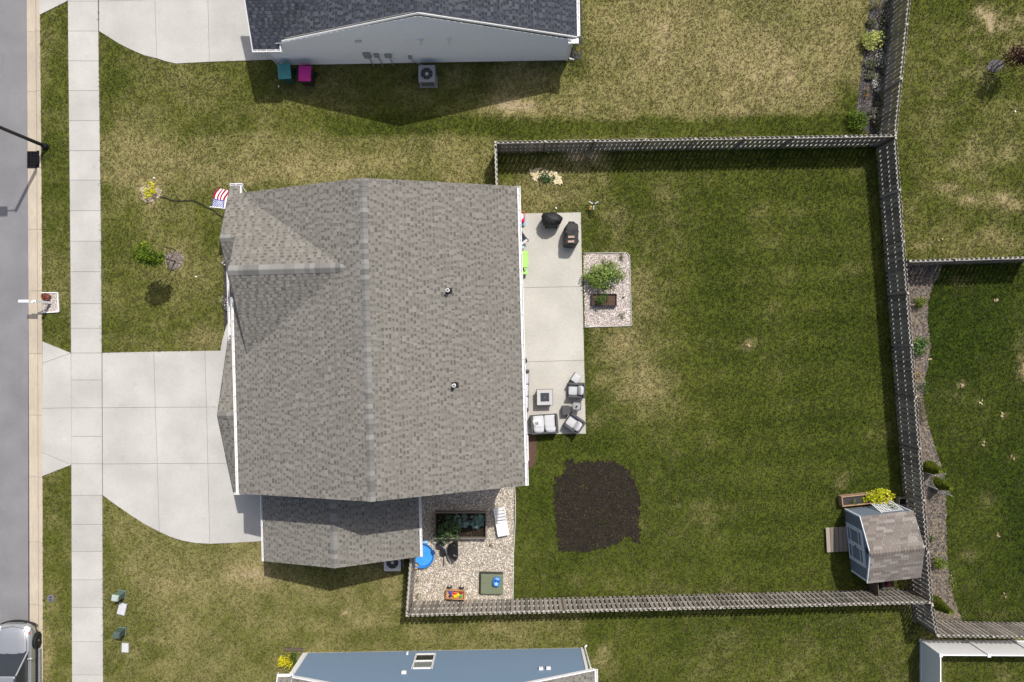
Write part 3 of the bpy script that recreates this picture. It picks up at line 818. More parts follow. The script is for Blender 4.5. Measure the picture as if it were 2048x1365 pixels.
# ------------------------------------------------------------------ the house in the middle
def main_house():
    t = thing('house', 'two storey house with grey shingled gables in the middle of the picture', 'house', Q(-230, -2), R(1.6))
    he, hr, W, Ln = 5.25, 7.65, 6.0, 6.27
    z = lambda x: hr - .4 * abs(x)
    # walls
    ww, wl = 5.62, 5.98
    for a, b, tops in (((-ww, -wl), (ww, -wl), [(0, he + .1), (.5, hr - .08), (1, he + .1)]), ((ww, wl), (-ww, wl), [(0, he + .1), (.5, hr - .08), (1, he + .1)]),
                       ((ww, -wl), (ww, wl), [(0, he), (1, he)]), ((-ww, wl), (-ww, -wl), [(0, he), (1, he)])):
        wall(t, a, b, tops, 0, M_siding_g, e=.2)
    for s in (-1, 1):
        sf = MB(); sf.box((s * (W + ww) / 2, 0, he - .07), (W - ww, Ln * 2, .02)); sf.build('soffit', M_trim, t)
    e_ = roof_plane(t, [[(0, -Ln, hr), (W, -Ln, he), (W, Ln, he), (0, Ln, hr)]], SH_GREY, SH_GREYD, 21, origin=(W, -Ln, he))
    w_ = roof_plane(t, [[(0, Ln, hr), (-W, Ln, he), (-W, -Ln, he), (0, -Ln, hr)]], SH_GREY, SH_GREYD, 22, origin=(-W, -Ln, he))
    ridge_caps(e_, (0, -Ln, hr + .005), (0, Ln, hr + .005), .155, .4, .4, M_cap)
    # cross gable over the front
    cz = lambda y: 5.25 + .55 * (6.6 - y)
    c2 = lambda y: 5.25 + .55 * (y + .86)
    n_ = roof_plane(t, [[(-6, 6.6, cz(6.6)), (-6, 4.26, cz(4.26)), (-5.55, 4.26, cz(4.26)), (-5.55, 6.6, cz(6.6))],
                        [(-5.55, 6.27, cz(6.27)), (-5.55, 4.26, cz(4.26)), (-2.78, 4.26, cz(4.26))],
                        [(-5.41, 4.26, cz(4.26)), (-5.41, 2.87, cz(2.87)), (-.87, 2.87, cz(2.87)), (-2.78, 4.26, cz(4.26))]], SH_GREY, SH_GREYD, 23, origin=(-6, 6.6, cz(6.6)))
    s_ = roof_plane(t, [[(-5.41, 2.87, 7.3), (-5.41, -.43, c2(-.43)), (-.87, 2.87, 7.3)]], SH_GREY, SH_GREYD, 24, origin=(-5.41, -.86, 5.25))
    ridge_caps(n_, (-5.43, 2.87, 7.31), (-.80, 2.87, 7.31), .20, .55, .55, M_cap)
    b_ = roof_plane(t, [[(-6, 4.26, cz(4.26)), (-6, 1.92, 5.25), (-5.30, 1.92, 5.25), (-5.30, 4.26, cz(4.26))]], SH_GREY, SH_GREYD, 25, origin=(-6, 1.92, 5.25))
    ridge_caps(b_, (-6.0, 4.26, cz(4.26) + .008), (-5.42, 4.26, cz(4.26) + .008), .15, .55, .55, M_cap)
    gw = MB()
    gw.face([(-5.2, -.35, 5.2), (-5.2, 6.0, 5.2), (-5.2, 6.0, cz(6.0) - .06), (-5.2, 2.87, 7.22), (-5.2, -.35, c2(-.35) - .04)])
    gw.face([(-5.75, 2.2, 0), (-5.75, 6.2, 0), (-5.75, 6.2, cz(6.2) - .06), (-5.75, 4.26, 6.46), (-5.75, 2.2, 5.3)])
    gw.face([(-5.75, 6.2, 0), (-5.0, 6.2, 0), (-5.0, 6.2, 5.4), (-5.75, 6.2, 5.4)])
    gw.face([(-5.0, 2.2, 0), (-5.75, 2.2, 0), (-5.75, 2.2, 5.3), (-5.0, 2.2, 5.3)])
    gw.build('gable_wall', M_siding_g, t)
    gutter(t, (W, -Ln, he), (W, Ln, he), (1, 0, 0), w=.14)
    gutter(t, (-W, -Ln, he), (-W, 1.95, he), (-1, 0, 0), w=.12)
    gutter(t, (-6.02, 6.6, cz(6.6)), (-5.5, 6.6, cz(6.6)), (0, 1, 0), w=.12)
    rk = MB()
    rake(rk, (-6, 6.6, 5.25), (-6, 4.26, cz(4.26)), side=Vector((-1, 0, 0)))
    rake(rk, (-6, 4.26, cz(4.26)), (-6, 1.92, 5.25), side=Vector((-1, 0, 0)))
    rake(rk, (-5.41, 4.2, cz(4.2)), (-5.41, 2.87, 7.3), side=Vector((-1, 0, 0)))
    rake(rk, (-5.41, 2.87, 7.3), (-5.41, -.43, c2(-.43)), side=Vector((-1, 0, 0)))
    rk.build('rake_board', M_wick, t)
    rk2 = MB()
    rk2.box((-5.53, 6.435, 5.30), (.05, .33, .14), rx=0)
    rk2.face([(-5.5, 6.6, 5.2), (-5.32, 6.3, 5.1), (-5.32, 6.3, 5.3), (-5.5, 6.6, 5.3)])
    rk2.build('gable_return', M_trim, t)
    # porch roof, low, at the foot of the front wall
    roof_plane(t, [[(-7.12, 3.8, 2.62), (-7.12, -.05, 2.62), (-5.65, -.05, 3.2), (-5.65, 3.8, 3.2)]], SH_GREY, SH_GREYD, 26, name='porch_roof', origin=(-7.12, -.05, 2.62))
    gutter(t, (-7.12, -.05, 2.62), (-7.12, 3.8, 2.62), (-1, 0, 0), w=.12)
    pp = MB(); pp.box((-6.95, .2, 1.3), (.14, .14, 2.6)); pp.box((-6.95, 3.2, 1.3), (.14, .14, 2.6)); pp.build('porch_post', M_trim, t)
    dp = MB(); dp.box((-6.42, 1.8, .06), (1.5, 3.9, .12)); dp.build('porch_floor', M_conc, t)
    # gable over the garage doors, below the main eave
    gz = lambda y: 4.1 - .45 * abs(y + 3.09)
    g1 = roof_plane(t, [[(-7.25, .45, gz(.45)), (-7.25, -3.09, 4.1), (-5.64, -3.09, 4.1), (-5.64, .45, gz(.45))]], SH_GREY, SH_GREYD, 27, name='garage_roof', origin=(-7.25, .55, gz(.55)))
    g2 = roof_plane(t, [[(-7.25, -3.09, 4.1), (-7.25, -6.73, gz(-6.73)), (-5.64, -6.73, gz(-6.73)), (-5.64, -3.09, 4.1)]], SH_GREY, SH_GREYD, 28, name='garage_roof', origin=(-7.25, -6.73, gz(-6.73)))
    ridge_caps(g1, (-7.26, -3.09, 4.11), (-5.7, -3.09, 4.11), .15, .45, .45, M_cap)
    gw = MB()
    gw.face([(-6.95, -6.4, 0), (-6.95, .1, 0), (-6.95, .1, gz(.1) - .08), (-6.95, -3.09, 4.02), (-6.95, -6.4, gz(-6.4) - .08)])
    gw.face([(-6.95, -6.4, 0), (-6.95, -6.4, 2.6), (-5.6, -6.4, 2.6), (-5.6, -6.4, 0)])
    gw.build('garage_wall', M_siding_g, t)
    gd = MB()
    for k in range(4): gd.box((-6.97, -3.1, .27 + k * .54), (.05, 4.9, .52), bev=.01)
    gd.build('garage_door', M_trim, t)
    rk = MB(); rake(rk, (-7.25, .45, gz(.45)), (-7.25, -3.09, 4.1), side=Vector((-1, 0, 0))); rake(rk, (-7.25, -3.09, 4.1), (-7.25, -6.73, gz(-6.73)), side=Vector((-1, 0, 0)))
    rk.build('rake_board', M_wick, t)
    gutter(t, (-7.25, -6.75, gz(-6.73)), (-5.7, -6.75, gz(-6.73)), (0, -1, 0), w=.1, hangers=False)
    # single-storey wing on the far side
    x0, x1, xm, ys, he2, hr2 = -5.92, 1.17, -2.375, -9.87, 2.6, 4.0
    g3 = roof_plane(t, [[(xm, ys, hr2), (x1, ys, he2), (x1, -5.95, he2), (xm, -5.95, hr2)]], SH_GREY, SH_GREYD, 29, name='wing_roof', origin=(x1, ys, he2))
    g4 = roof_plane(t, [[(xm, -5.95, hr2), (x0, -5.95, he2), (x0, ys, he2), (xm, ys, hr2)]], SH_GREY, SH_GREYD, 30, name='wing_roof', origin=(x0, ys, he2))
    ridge_caps(g3, (xm, ys, hr2 + .005), (xm, -6.0, hr2 + .005), .155, .395, .395, M_cap)
    gutter(t, (x1, ys, he2), (x1, -6.1, he2), (1, 0, 0), w=.12)
    gutter(t, (x0, ys, he2), (x0, -6.1, he2), (-1, 0, 0), w=.09)
    wx0, wx1, wy = x0 + .35, x1 - .35, ys + .25
    wall(t, (wx0, wy), (wx1, wy), [(0, he2 + .05), (.5, hr2 - .1), (1, he2 + .05)], 0, M_siding_g, e=.2)
    wall(t, (wx1, wy), (wx1, -5.98), [(0, he2), (1, he2)], 0, M_siding_g, e=.2)
    wall(t, (wx0, -5.98), (wx0, wy), [(0, he2), (1, he2)], 0, M_siding_g, e=.2)
    # plumbing vents on the back slope
    for x, y in ((3.1, 1.89), (3.24, -1.92)):
        v = MB(); v.lathe([(.075, -.1), (.075, .42), (.052, .425), (.05, .20)], (x, y, z(x)), 14)
        vo = v.build('vent_pipe', M_trim, t, smooth=False)
        f = MB(); f.lathe([(.13, -.02), (.10, .06), (.078, .16)], (x, y, z(x)), 14); f.box((x + .03, y, z(x) + .012), (.28, .24, .012), ry=math.atan(.4))
        f.build('flashing', M_black, vo)
    # meter box and lamp on the wing wall
    mb = MB(); mb.box((1.12, -6.28, 1.5), (.16, .34, .5), bev=.02); mb.tube([(1.1, -6.28, 1.2), (1.1, -6.28, .1)], .03)
    mb.build('meter_box', M_grey, t)
    return t
main_house()

# ------------------------------------------------------------------ neighbours' houses
def north_house():
    t = thing('house', 'pale sided bungalow with dark slate shingles, utility meters on its gable wall', 'house', Q(-176, -560), R(1.0))
    he, hr, W = 2.6, 5.42, 7.06
    X0, XE, XW = .37, 7.25, -6.38; zE = hr - .41 * (XE - X0); zW = hr - .41 * (X0 - XW)
    y0, y1 = .05, 12.0
    e_ = roof_plane(t, [[(X0, y0, hr), (XE, y0, zE), (XE, y1, zE), (X0, y1, hr)]], SH_BLUE, SH_BLUED, 41, origin=(XE, 0, zE))
    w_ = roof_plane(t, [[(X0, y1, hr), (XW, y1, zW), (XW, y0 + .05, zW), (X0, y0 + .05, hr)]], SH_BLUE, SH_BLUED, 42, origin=(XW, 0, zW))
    ridge_caps(e_, (X0, y0, hr + .005), (X0, y1, hr + .005), .155, .4, .4, M_capd)
    gutter(t, (XE, y0, zE), (XE, y1, zE), (1, 0, 0), w=.14)
    # wall with lapped boards
    a, b = (-7.03, -.10), (7.0, -.10)
    wall(t, a, b, [(0, he - .1), (.527, hr - .06), (1, he)], .12, M_siding_w, e=.115, lift=.024)
    wall(t, b, (7.0, 12), [(0, he), (1, he)], .12, M_siding_w)
    wall(t, (-7.03, 12), a, [(0, he), (1, he)], .12, M_siding_w)
    f = MB(); f.box((0, 6.0, .05), (13.98, 12.1, .16)); f.build('foundation', M_conc, t)
    c = MB(); c.box((6.96, -.13, 1.36), (.09, .03, 2.5)); c.build('corner_board', M_trim, t)
    rk = MB()
    rake(rk, (XW, y0 - .03, zW), (X0, y0 - .03, hr), side=Vector((0, -1, 0)), h=.14, w=.025); rake(rk, (X0, y0 - .03, hr), (XE, y0 - .03, zE), side=Vector((0, -1, 0)), h=.14, w=.025)
    rk.build('rake_board', M_trim, t)
    ret = MB(); ret.box((XE - .16, -.14, zE - .12), (.46, .22, .10)); ret.build('eave_return', M_trim, t)
    # front cross gable, its near slope and gutter
    GL, GR, GY = -7.46, -6.24, -.30
    zs = lambda y: 2.6 + .5 * (y - GY)
    sx = lambda y: X0 - (hr - zs(y)) / .41
    yk = GY + (zW - 2.6) / .5 + .05
    s_ = roof_plane(t, [[(GL, GY, 2.6), (GR, GY, 2.6), (GR, yk, zs(yk)), (GL, yk, zs(yk))],
                        [(GL, yk, zs(yk)), (GR, yk, zs(yk)), (sx(4.0), 4.0, zs(4.0)), (GL, 4.0, zs(4.0))]], SH_BLUE, SH_BLUED, 43, origin=(GL, GY, 2.6))
    gutter(t, (GL - .02, GY, 2.6), (GR + .02, GY, 2.6), (0, -1, 0), w=.13, every=.4)
    rk = MB(); rake(rk, (GL, GY - .13, 2.56), (GL, 4.0, zs(4.0)), side=Vector((-1, 0, 0)), w=.05); rake(rk, (GR, GY - .13, 2.56), (GR, yk, zs(yk)), side=Vector((1, 0, 0)), w=.06)
    rk.build('rake_board', M_trim, t)
    gw = MB(); gw.face([(-7.1, -.02, 0), (-7.1, 4, 0), (-7.1, 4, 4.4), (-7.1, -.02, 2.6)]); gw.build('front_wall', M_siding_w, t)
    # fittings on the wall (x along the wall, z up)
    k = lambda px, py, h: (P(px, py, h) - t.location)
    def at(px, zz):
        # place on the wall under photograph column px for height zz
        x = (px - 1024) * S * (H - zz) / H - t.location.x
        return x * math.cos(-t.rotation_euler.z)
    for px, zz in ((843, 2.95), (898, 2.95)):
        v = MB(); x = at(px, zz); v.box((x, -.13, zz), (.20, .04, .20)); v.tube([(x, -.13, zz), (x, -.40, zz - .01)], .055, 10)
        v.build('exhaust_vent', M_trim, t)
    for px, zz in ((716, 2.95), (816, 2.95), (835, 2.95)):
        v = MB(); x = at(px, zz); v.box((x, -.16, zz), (.30 if px == 716 else .18, .10, .12), bev=.02); v.build('louvre_vent', M_pale if px == 716 else M_siding_w, t)
    for px, zz, w, h in ((734, 1.32, .34, .5), (753, 1.30, .24, .26), (776, 1.25, .32, .28), (820, 1.0, .18, .2)):
        v = MB(); x = at(px, zz); v.box((x, -.18, zz), (w, .14, h), bev=.02)
        if px in (734, 753): v.lathe([(.09, 0), (.09, .06), (.07, .09)], (x, -.24, zz), 12, axis='Y')
        o = v.build('meter_box', M_grey, t)
        c = MB(); c.tube([(x + .04, -.2, zz - h / 2), (x + .06, -.2, .5), (x + (.5 if px == 820 else .08), -.22, .05)], .025, 6); c.build('conduit', M_grey, o)
    v = MB(); x = at(790, .85); v.box((x, -.15, .85), (.13, .06, .12)); v.build('outlet_box', M_trim, t)
    d = MB(); d.tube([(7.05, -.05, 2.4), (7.05, -.05, .2), (7.3, -.1, .08)], .04, 6); d.build('downspout', M_trim, t); d = MB(); d.tube([(-7.0, -.38, 2.5), (-7.05, -.16, 2.2), (-7.06, -.16, .2)], .04, 6); d.build('downspout', M_trim, t)
north_house()

def south_house():
    t = thing('house', 'blue sided bungalow with a white framed window, cut by the bottom edge', 'house', Q(-135.5, 618.5), R(1.05))
    he, hr, W = 2.62, 5.5, 7.05
    WL = 6.62; zL = hr - .408 * WL
    e_ = roof_plane(t, [[(0, -10, hr), (W, -10, he), (W, .02, he), (0, .02, hr)]], SH_GREY, SH_GREYD, 51, origin=(W, 0, he))
    w_ = roof_plane(t, [[(0, .02, hr), (-WL, .02, zL), (-WL, -10, zL), (0, -10, hr)]], SH_GREY, SH_GREYD, 52, origin=(-W, 0, he))
    ridge_caps(e_, (0, -10, hr + .005), (0, .0, hr + .005), .155, .4, .4, M_cap)
    wall(t, (6.74, 0), (-6.74, 0), [(0, he + .1), (.5, hr - .05), (1, he + .1)], .1, M_siding_b, e=.115, lift=.024)
    wall(t, (6.74, -10), (6.74, 0), [(0, he), (1, he)], .1, M_siding_b)
    wall(t, (-6.74, 0), (-6.74, -10), [(0, he), (1, he)], .1, M_siding_b)
    f = MB(); f.box((0, -5, .04), (13.4, 10.0, .14)); f.build('foundation', M_conc, t)
    c = MB(); c.box((-6.70, .03, 1.3), (.16, .04, 2.45)); c.build('corner_board', M_trim, t)
    c = MB(); c.box((6.70, .03, 1.3), (.10, .04, 2.45)); c.box((6.77, -.05, 1.3), (.03, .12, 2.4)); c.build('corner_board', M_trim, t)
    rk = MB(); rake(rk, (-WL, .02, zL), (0, .02, hr), side=Vector((0, 1, 0)), w=.05); rake(rk, (0, .02, hr), (W, .02, he), side=Vector((0, 1, 0)), w=.05); rk.build('rake_board', M_trim, t)
    gutter(t, (W, -10, he), (W, .05, he), (1, 0, 0), w=.15)
    GL, GR, GY = -7.32, -6.68, -.02
    zs = lambda y: 2.6 - .45 * (y - GY)
    sx = lambda y: -(hr - zs(y)) / .408
    yk = -.30
    roof_plane(t, [[(GL, GY, 2.6), (GL, yk, zs(yk)), (GR, yk, zs(yk)), (GR, GY, 2.6)], [(GL, yk, zs(yk)), (GL, -4, zs(-4)), (sx(-4), -4, zs(-4)), (GR, yk, zs(yk))]], SH_GREY, SH_GREYD, 53, origin=(GL, GY, 2.6))
    gutter(t, (GL - .02, GY, 2.6), (GR + .02, GY, 2.6), (0, 1, 0), w=.13, every=.5)
    rk = MB(); rake(rk, (GL, GY + .13, 2.56), (GL, -4, zs(-4)), side=Vector((-1, 0, 0)), w=.04); rake(rk, (GR, GY + .13, 2.56), (GR, yk, zs(yk)), side=Vector((1, 0, 0)), w=.05); rk.build('rake_board', M_trim, t)
    gw = MB(); gw.face([(-7.0, -.3, 0), (-7.0, -4, 0), (-7.0, -4, 4.3), (-7.0, -.3, 2.6)]); gw.face([(-7.0, -.3, 0), (-7.0, -.3, 2.6), (-6.7, -.3, 2.6), (-6.7, -.3, 0)]); gw.build('front_wall', M_siding_b, t)
    cx = (-170 + 135.5) * S
    wz0, wz1, ww = .50, 2.06, .90
    w = MB()
    for x, zc, dx, dz in ((cx, wz0, ww, .08), (cx, wz1, ww, .08), (cx, (wz0 + wz1) / 2, ww, .06), (cx - ww / 2, (wz0 + wz1) / 2, .075, wz1 - wz0 + .08), (cx + ww / 2, (wz0 + wz1) / 2, .075, wz1 - wz0 + .08)):
        w.box((x, .04, zc), (dx, .06, dz))
    wo = w.build('window', M_trim, t)
    p = MB(); p.box((cx, .022, wz0 + (wz1 - wz0) * .25), (ww - .06, .01, (wz1 - wz0) / 2 - .06)); p.build('pane', M_glass, wo)
    p = MB(); p.box((cx, .022, wz0 + (wz1 - wz0) * .75), (ww - .06, .01, (wz1 - wz0) / 2 - .06)); p.build('pane', mat('curtained_glass', (.22, .25, .24), rough=.2, var=.35, scale=6, streak=(4, 1, .3), spec=.7), wo)
    def at(px, zz): return (px - 1024) * S * (H - zz) / H - t.location.x
    for px, zz, w_, h_ in ((815, .42, .09, .22), (808, 2.55, .22, .16), (1082, 2.42, .20, .16), (1097, 2.38, .20, .16)):
        v = MB(); v.box((at(px, zz), .07, zz), (w_, .12, h_), bev=.015); v.build('wall_vent', M_trim, t)
    d = MB(); d.tube([(6.9, .03, 2.4), (6.85, .08, .15), (6.95, .14, .06)], .045, 6); d.build('downspout', M_trim, t); d = MB(); d.tube([(-6.8, .06, 2.4), (-6.82, .06, .2)], .04, 6); d.build('downspout', M_trim, t)
    sp = MB(); sp.box((-7.35, .20, .05), (.95, .14, .08), rz=R(-3)); sp.build('splash_pipe', M_bark, t)
south_house()

# ------------------------------------------------------------------ fences
def picket_mesh(h, seed):
    m = MB(); r = random.Random(seed); w = .07; tp = h + r.uniform(-.008, .008)
    b = .02
    prof = [(-w, 0), (w, 0), (w, tp - b), (w - b, tp), (-w + b, tp), (-w, tp - b)]
    y = .0085
    m.mesh([(x, -y, z) for x, z in prof] + [(x, y, z) for x, z in prof], [tuple(range(6)), tuple(range(11, 5, -1))] + [(i, 6 + i, 6 + (i + 1) % 6, (i + 1) % 6) for i in range(6)])
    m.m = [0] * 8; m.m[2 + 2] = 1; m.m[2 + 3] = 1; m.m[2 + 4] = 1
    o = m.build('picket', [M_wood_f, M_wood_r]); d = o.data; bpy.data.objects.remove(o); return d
PICK = [picket_mesh(1.80, k) for k in range(4)]
def post_mesh():
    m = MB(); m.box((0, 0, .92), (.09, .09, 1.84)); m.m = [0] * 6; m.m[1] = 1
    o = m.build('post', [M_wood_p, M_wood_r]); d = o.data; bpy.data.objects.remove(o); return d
POSTM = post_mesh()
def fence(a, b, label, phase=0.0, skip_end_post=False, pitch=.226, bay=2.44):
    a = Vector(a); b = Vector(b); d = b - a; L_ = d.length; rz = math.atan2(d.y, d.x)
    t = thing('fence', label, 'fence', a, rz)
    n = max(1, round(L_ / bay)); st = L_ / n
    for i in range(n + (0 if skip_end_post else 1)):
        inst(POSTM, 'post', t, (i * st, 0, 0), R(rng.uniform(-2, 2)))
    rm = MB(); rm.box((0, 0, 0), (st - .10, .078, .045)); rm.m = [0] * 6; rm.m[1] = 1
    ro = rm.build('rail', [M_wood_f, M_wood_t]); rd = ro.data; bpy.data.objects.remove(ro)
    for i in range(n):
        for zz in (.26, .96, 1.66): inst(rd, 'rail', t, ((i + .5) * st, 0, zz))
    k = int(L_ / pitch)
    for i in range(k + 1):
        for s in (0, 1):
            x = i * pitch + (.03 if s == 0 else .03 + pitch / 2) + phase
            if x > L_ - .04: continue
            o = inst(rng.choice(PICK), 'picket', t, (x, .0495 if s == 0 else -.0495, .015 + rng.uniform(-.012, .012)), R(rng.uniform(-1, 1)))
            o.scale = (rng.choice((1, -1)), 1, 1)
    return t
FA, FB = Q(-31.5, -378), Q(729, -391)
FSE, FSW = Q(799, 497.5), Q(-200, 522)
fence(FA, FB, 'long wooden fence between the back lawn and the pale bungalow\'s yard')
fence(FB + Vector((.02, -.12, 0)), FSE + Vector((.0, -.05, 0)), 'long wooden fence down the lawn\'s far side, the shed close beside it')
fence(FSE + Vector((-.12, 0, 0)), FSW, 'wooden fence from the wagon and gravel to behind the shed')
fence(FA + Vector((0, -.12, 0)), Q(-28, -266), 'short wooden fence running into the house wall beside the covered grills')
fence(FSW + Vector((0, .12, 0)), Q(-192, 408), 'short wooden fence by the blue paddling pool and air conditioner')
fence(FB + Vector((.03, .12, 0)), Q(762, -705), 'wooden fence beside the weedy mulch bed, running off the top edge')
fence(Q(757, -152), Q(1020, -160), 'wooden fence between the two yards at the right edge, seen almost edge on')
fence(FSE + Vector((.01, -.12, 0)), Q(809, 559), 'short wooden fence stub linking the shed corner to the white fence')
fence(Q(811, 561), Q(1020, 564), 'wooden fence running beside the white vinyl fence to the right edge')

def vinyl_fence():
    c = Q(816, 598)
    t = thing('fence', 'white solid panel vinyl fence at the bottom right corner', 'fence', c)
    def run(dx, dy, n, st):
        d = Vector((dx, dy, 0)); rz = math.atan2(dy, dx)
        for i in range(n):
            m = c_ = d * ((i + .5) * st)
            for zz, hh in ((.10, .16), (1.72, .14)):
                r_ = MB(); r_.box(m + Vector((0, 0, zz)), (st - .12, .05, hh), rz=rz); r_.build('rail', M_white, t)
            for k in range(12):
                w = (st - .13) / 12
                o = inst(BOARD, 'board', t, m + d * ((k - 5.5) * w) + Vector((0, 0, .91)), rz); o.scale = (w / .19, 1, 1)
            inst(VPOST, 'post', t, d * ((i + 1) * st), rz)
    b = MB(); b.box((0, 0, 0), (.184, .022, 1.5)); bo = b.build('board', M_white); BOARD = bo.data; bpy.data.objects.remove(bo)
    p = MB(); p.box((0, 0, .9), (.127, .127, 1.8)); p.box((0, 0, 1.815), (.15, .15, .03)); p.box((0, 0, 1.84), (.10, .10, .03), taper=.3)
    po = p.build('post', M_white); VPOST = po.data; bpy.data.objects.remove(po)
    inst(VPOST, 'post', t, (0, 0, 0))
    run(1, -.005, 3, 2.24); run(.0, -1, 3, 2.24)
vinyl_fence()
# ------------------------------------------------------------------ plants
def leaf_cloud(c, r, n, ls, cols, clumps=9, up=.5, seed=1, hollow=.35, wid=.5, spread=.30):
    """leaves gathered in clumps through an ellipsoid, each leaf a small bent blade of its own"""
    q = random.Random(seed); m = MB(); cs = []
    for i in range(clumps):
        while True:
            v = Vector((q.uniform(-1, 1), q.uniform(-1, 1), q.uniform(-1, 1)))
            if hollow < v.length < .95: break
        cs.append((v, q.uniform(.72, 1.22), q.choice(cols)))
    for i in range(n):
        v, f, col = q.choice(cs)
        w = v + Vector((q.gauss(0, spread), q.gauss(0, spread), q.gauss(0, spread)))
        if w.length > 1.12: w *= 1.12 / w.length
        p = Vector(c) + Vector((w.x * r[0], w.y * r[1], w.z * r[2]))
        nr = (Vector((q.gauss(0, 1), q.gauss(0, 1), q.gauss(0, 1))).normalized() * (1 - up) + Vector((w.x * .5, w.y * .5, 1)) * up).normalized()
        a = nr.cross(Vector((q.gauss(0, 1), q.gauss(0, 1), q.gauss(0, 1)))).normalized(); b_ = nr.cross(a)
        l = ls * q.uniform(.65, 1.3); g = f * q.uniform(.75, 1.3)
        cc = tuple(min(.85, x * g * 1.28) for x in col)
        m.face([p - a * l * .5, p + b_ * l * wid * .5, p + a * l * .55 - nr * l * .12], cc)
        m.face([p - a * l * .5, p + a * l * .55 - nr * l * .12, p - b_ * l * wid * .5], cc)
    return m

G1 = [(.062, .105, .022), (.09, .14, .03), (.045, .08, .02)]
G_LIGHT = [(.15, .22, .035), (.11, .17, .03), (.20, .27, .05)]
G_DARK = [(.035, .07, .03), (.05, .095, .04), (.028, .055, .025)]
YEL = [(.62, .52, .02), (.70, .62, .05), (.50, .46, .02)]
LIME = [(.50, .50, .02), (.60, .58, .03), (.40, .44, .02)]
pseed = [100]
def plant(name, label, cat, px, py, rx, ry, h, n, ls, cols, group=None, clumps=9, up=.5, wid=.5, stems=4, hollow=.3, spread=.3):
    pseed[0] += 1; q = random.Random(pseed[0])
    g = P(px, py, h * .55, z=0)
    t = thing(name, label, cat, g, 0, group)
    RX, RY = rx * S, ry * S
    leaf_cloud((0, 0, h * .55), (RX, RY, h * .5), n, ls, cols, clumps, up, pseed[0], hollow, wid, spread).build('foliage', M_leaf, t)
    m = MB()
    for i in range(stems):
        a = q.uniform(0, 6.28); d = q.uniform(.3, .8)
        m.tube([(0, 0, 0), (RX * d * .4 * math.cos(a), RY * d * .4 * math.sin(a), h * .35), (RX * d * math.cos(a), RY * d * math.sin(a), h * .75)], .012, 4, .005)
    m.build('stem', M_bark, t)['kind'] = 'stuff'
    return t

def tree(label, base, hc, r, n, ls, cols, hz=None, lean=(0, 0)):
    t = thing('tree', label, 'tree', P(*base))
    tr = MB(); tr.tube([(0, 0, 0), (lean[0] * .4, lean[1] * .4, hc * .5), (lean[0], lean[1], hc + r[2] * .4)], .032, 7, .012)
    q = random.Random(n)
    for i in range(9):
        a = q.uniform(0, 6.28); z0 = hc - r[2] * q.uniform(.0, .8)
        tr.tube([(lean[0] * z0 / hc, lean[1] * z0 / hc, z0), (lean[0] + r[0] * .45 * math.cos(a), lean[1] + r[1] * .45 * math.sin(a), z0 + .25), (lean[0] + r[0] * .85 * math.cos(a), lean[1] + r[1] * .85 * math.sin(a), z0 + .42)], .012, 4, .004)
    tr.build('trunk', M_bark, t)
    leaf_cloud((lean[0], lean[1], hc), r, n, ls, cols, 16, .35, n + 3, .2, .5, .26).build('crown', M_leaf, t)
    return t
tree('young leafy green tree with a round crown on the front lawn', (351, 523), 2.75, (.58, .52, .62), 1900, .125, [(.115, .17, .014), (.16, .22, .022), (.07, .11, .01)])
tree('young purple leaved tree cut by the right edge', (1992, 136), 1.75, (.55, .50, .95), 1000, .12, [(.07, .022, .022), (.10, .035, .03), (.04, .016, .02)], lean=(.12, .1))
def stake(label, px, py, h, dx=0, dy=0, col=M_bark, r=.022, group=None, cat='stake'):
    t = MB(); t.tube([(0, 0, 0), (dx, dy, h)], r, 6)
    o = t.build('stake', col, loc=P(px, py)); tag(o, label, cat, group); return o
stake('dark wooden stake north of the young green tree, its tip showing pale', 351, 500, 1.25)
stake('dark wooden stake nearest the shadow of the young green tree', 353, 543, 1.1)
m = MB(); a = P(351, 500); c = P(353, 543); base = P(351, 523)
m.tube([a + Vector((0, 0, 1.15)) - base, Vector((0, .1, 1.12)), c + Vector((0, 0, 1.05)) - base], .006, 4)
tag(m.build('tie_cord', M_pale, loc=base), 'thin pale cord strung between the stakes of the green tree', 'cord')
stake('dark stake leaning beside the purple tree, on its upper side', 1982, 136, 1.5, .45, .55, M_blackm, .018)
stake('dark stake leaning beside the purple tree, on its lower side', 2001, 150, 1.1, .25, -.05, M_blackm, .018)

plant('sapling', 'tiny yellow leaved sapling in a bare patch of the front lawn', 'sapling', 295, 380, 14, 15, .55, 130, .13, [(.62, .60, .02), (.7, .66, .04)], clumps=5)
# hose from the sapling to the house
pts = [(321, 394), (334, 397), (348, 402), (370, 402), (388, 402), (402, 408), (416, 416), (428, 421), (438, 430), (452, 436)]
def curve_tube(name, pts, r, mt, label, cat, z=.03, n=6, closed=False):
    V = [P(a, c, z=z) for a, c in pts]; o = V[0].copy(); o.z = 0; out = []
    for i in range(len(V) - 1):
        p0 = V[max(i - 1, 0)]; p1 = V[i]; p2 = V[i + 1]; p3 = V[min(i + 2, len(V) - 1)]
        for k in range(4):
            u = k / 4
            out.append(.5 * ((2 * p1) + (p2 - p0) * u + (2 * p0 - 5 * p1 + 4 * p2 - p3) * u * u + (3 * p1 - p0 - 3 * p2 + p3) * u ** 3) - o)
    out.append(V[-1] - o)
    m = MB(); m.tube(out, r, n)
    return tag(m.build(name, mt, loc=o), label, cat)
curve_tube('hose', pts, .02, M_black, 'black drain hose snaking over the front lawn towards the flag', 'hose', z=.05)

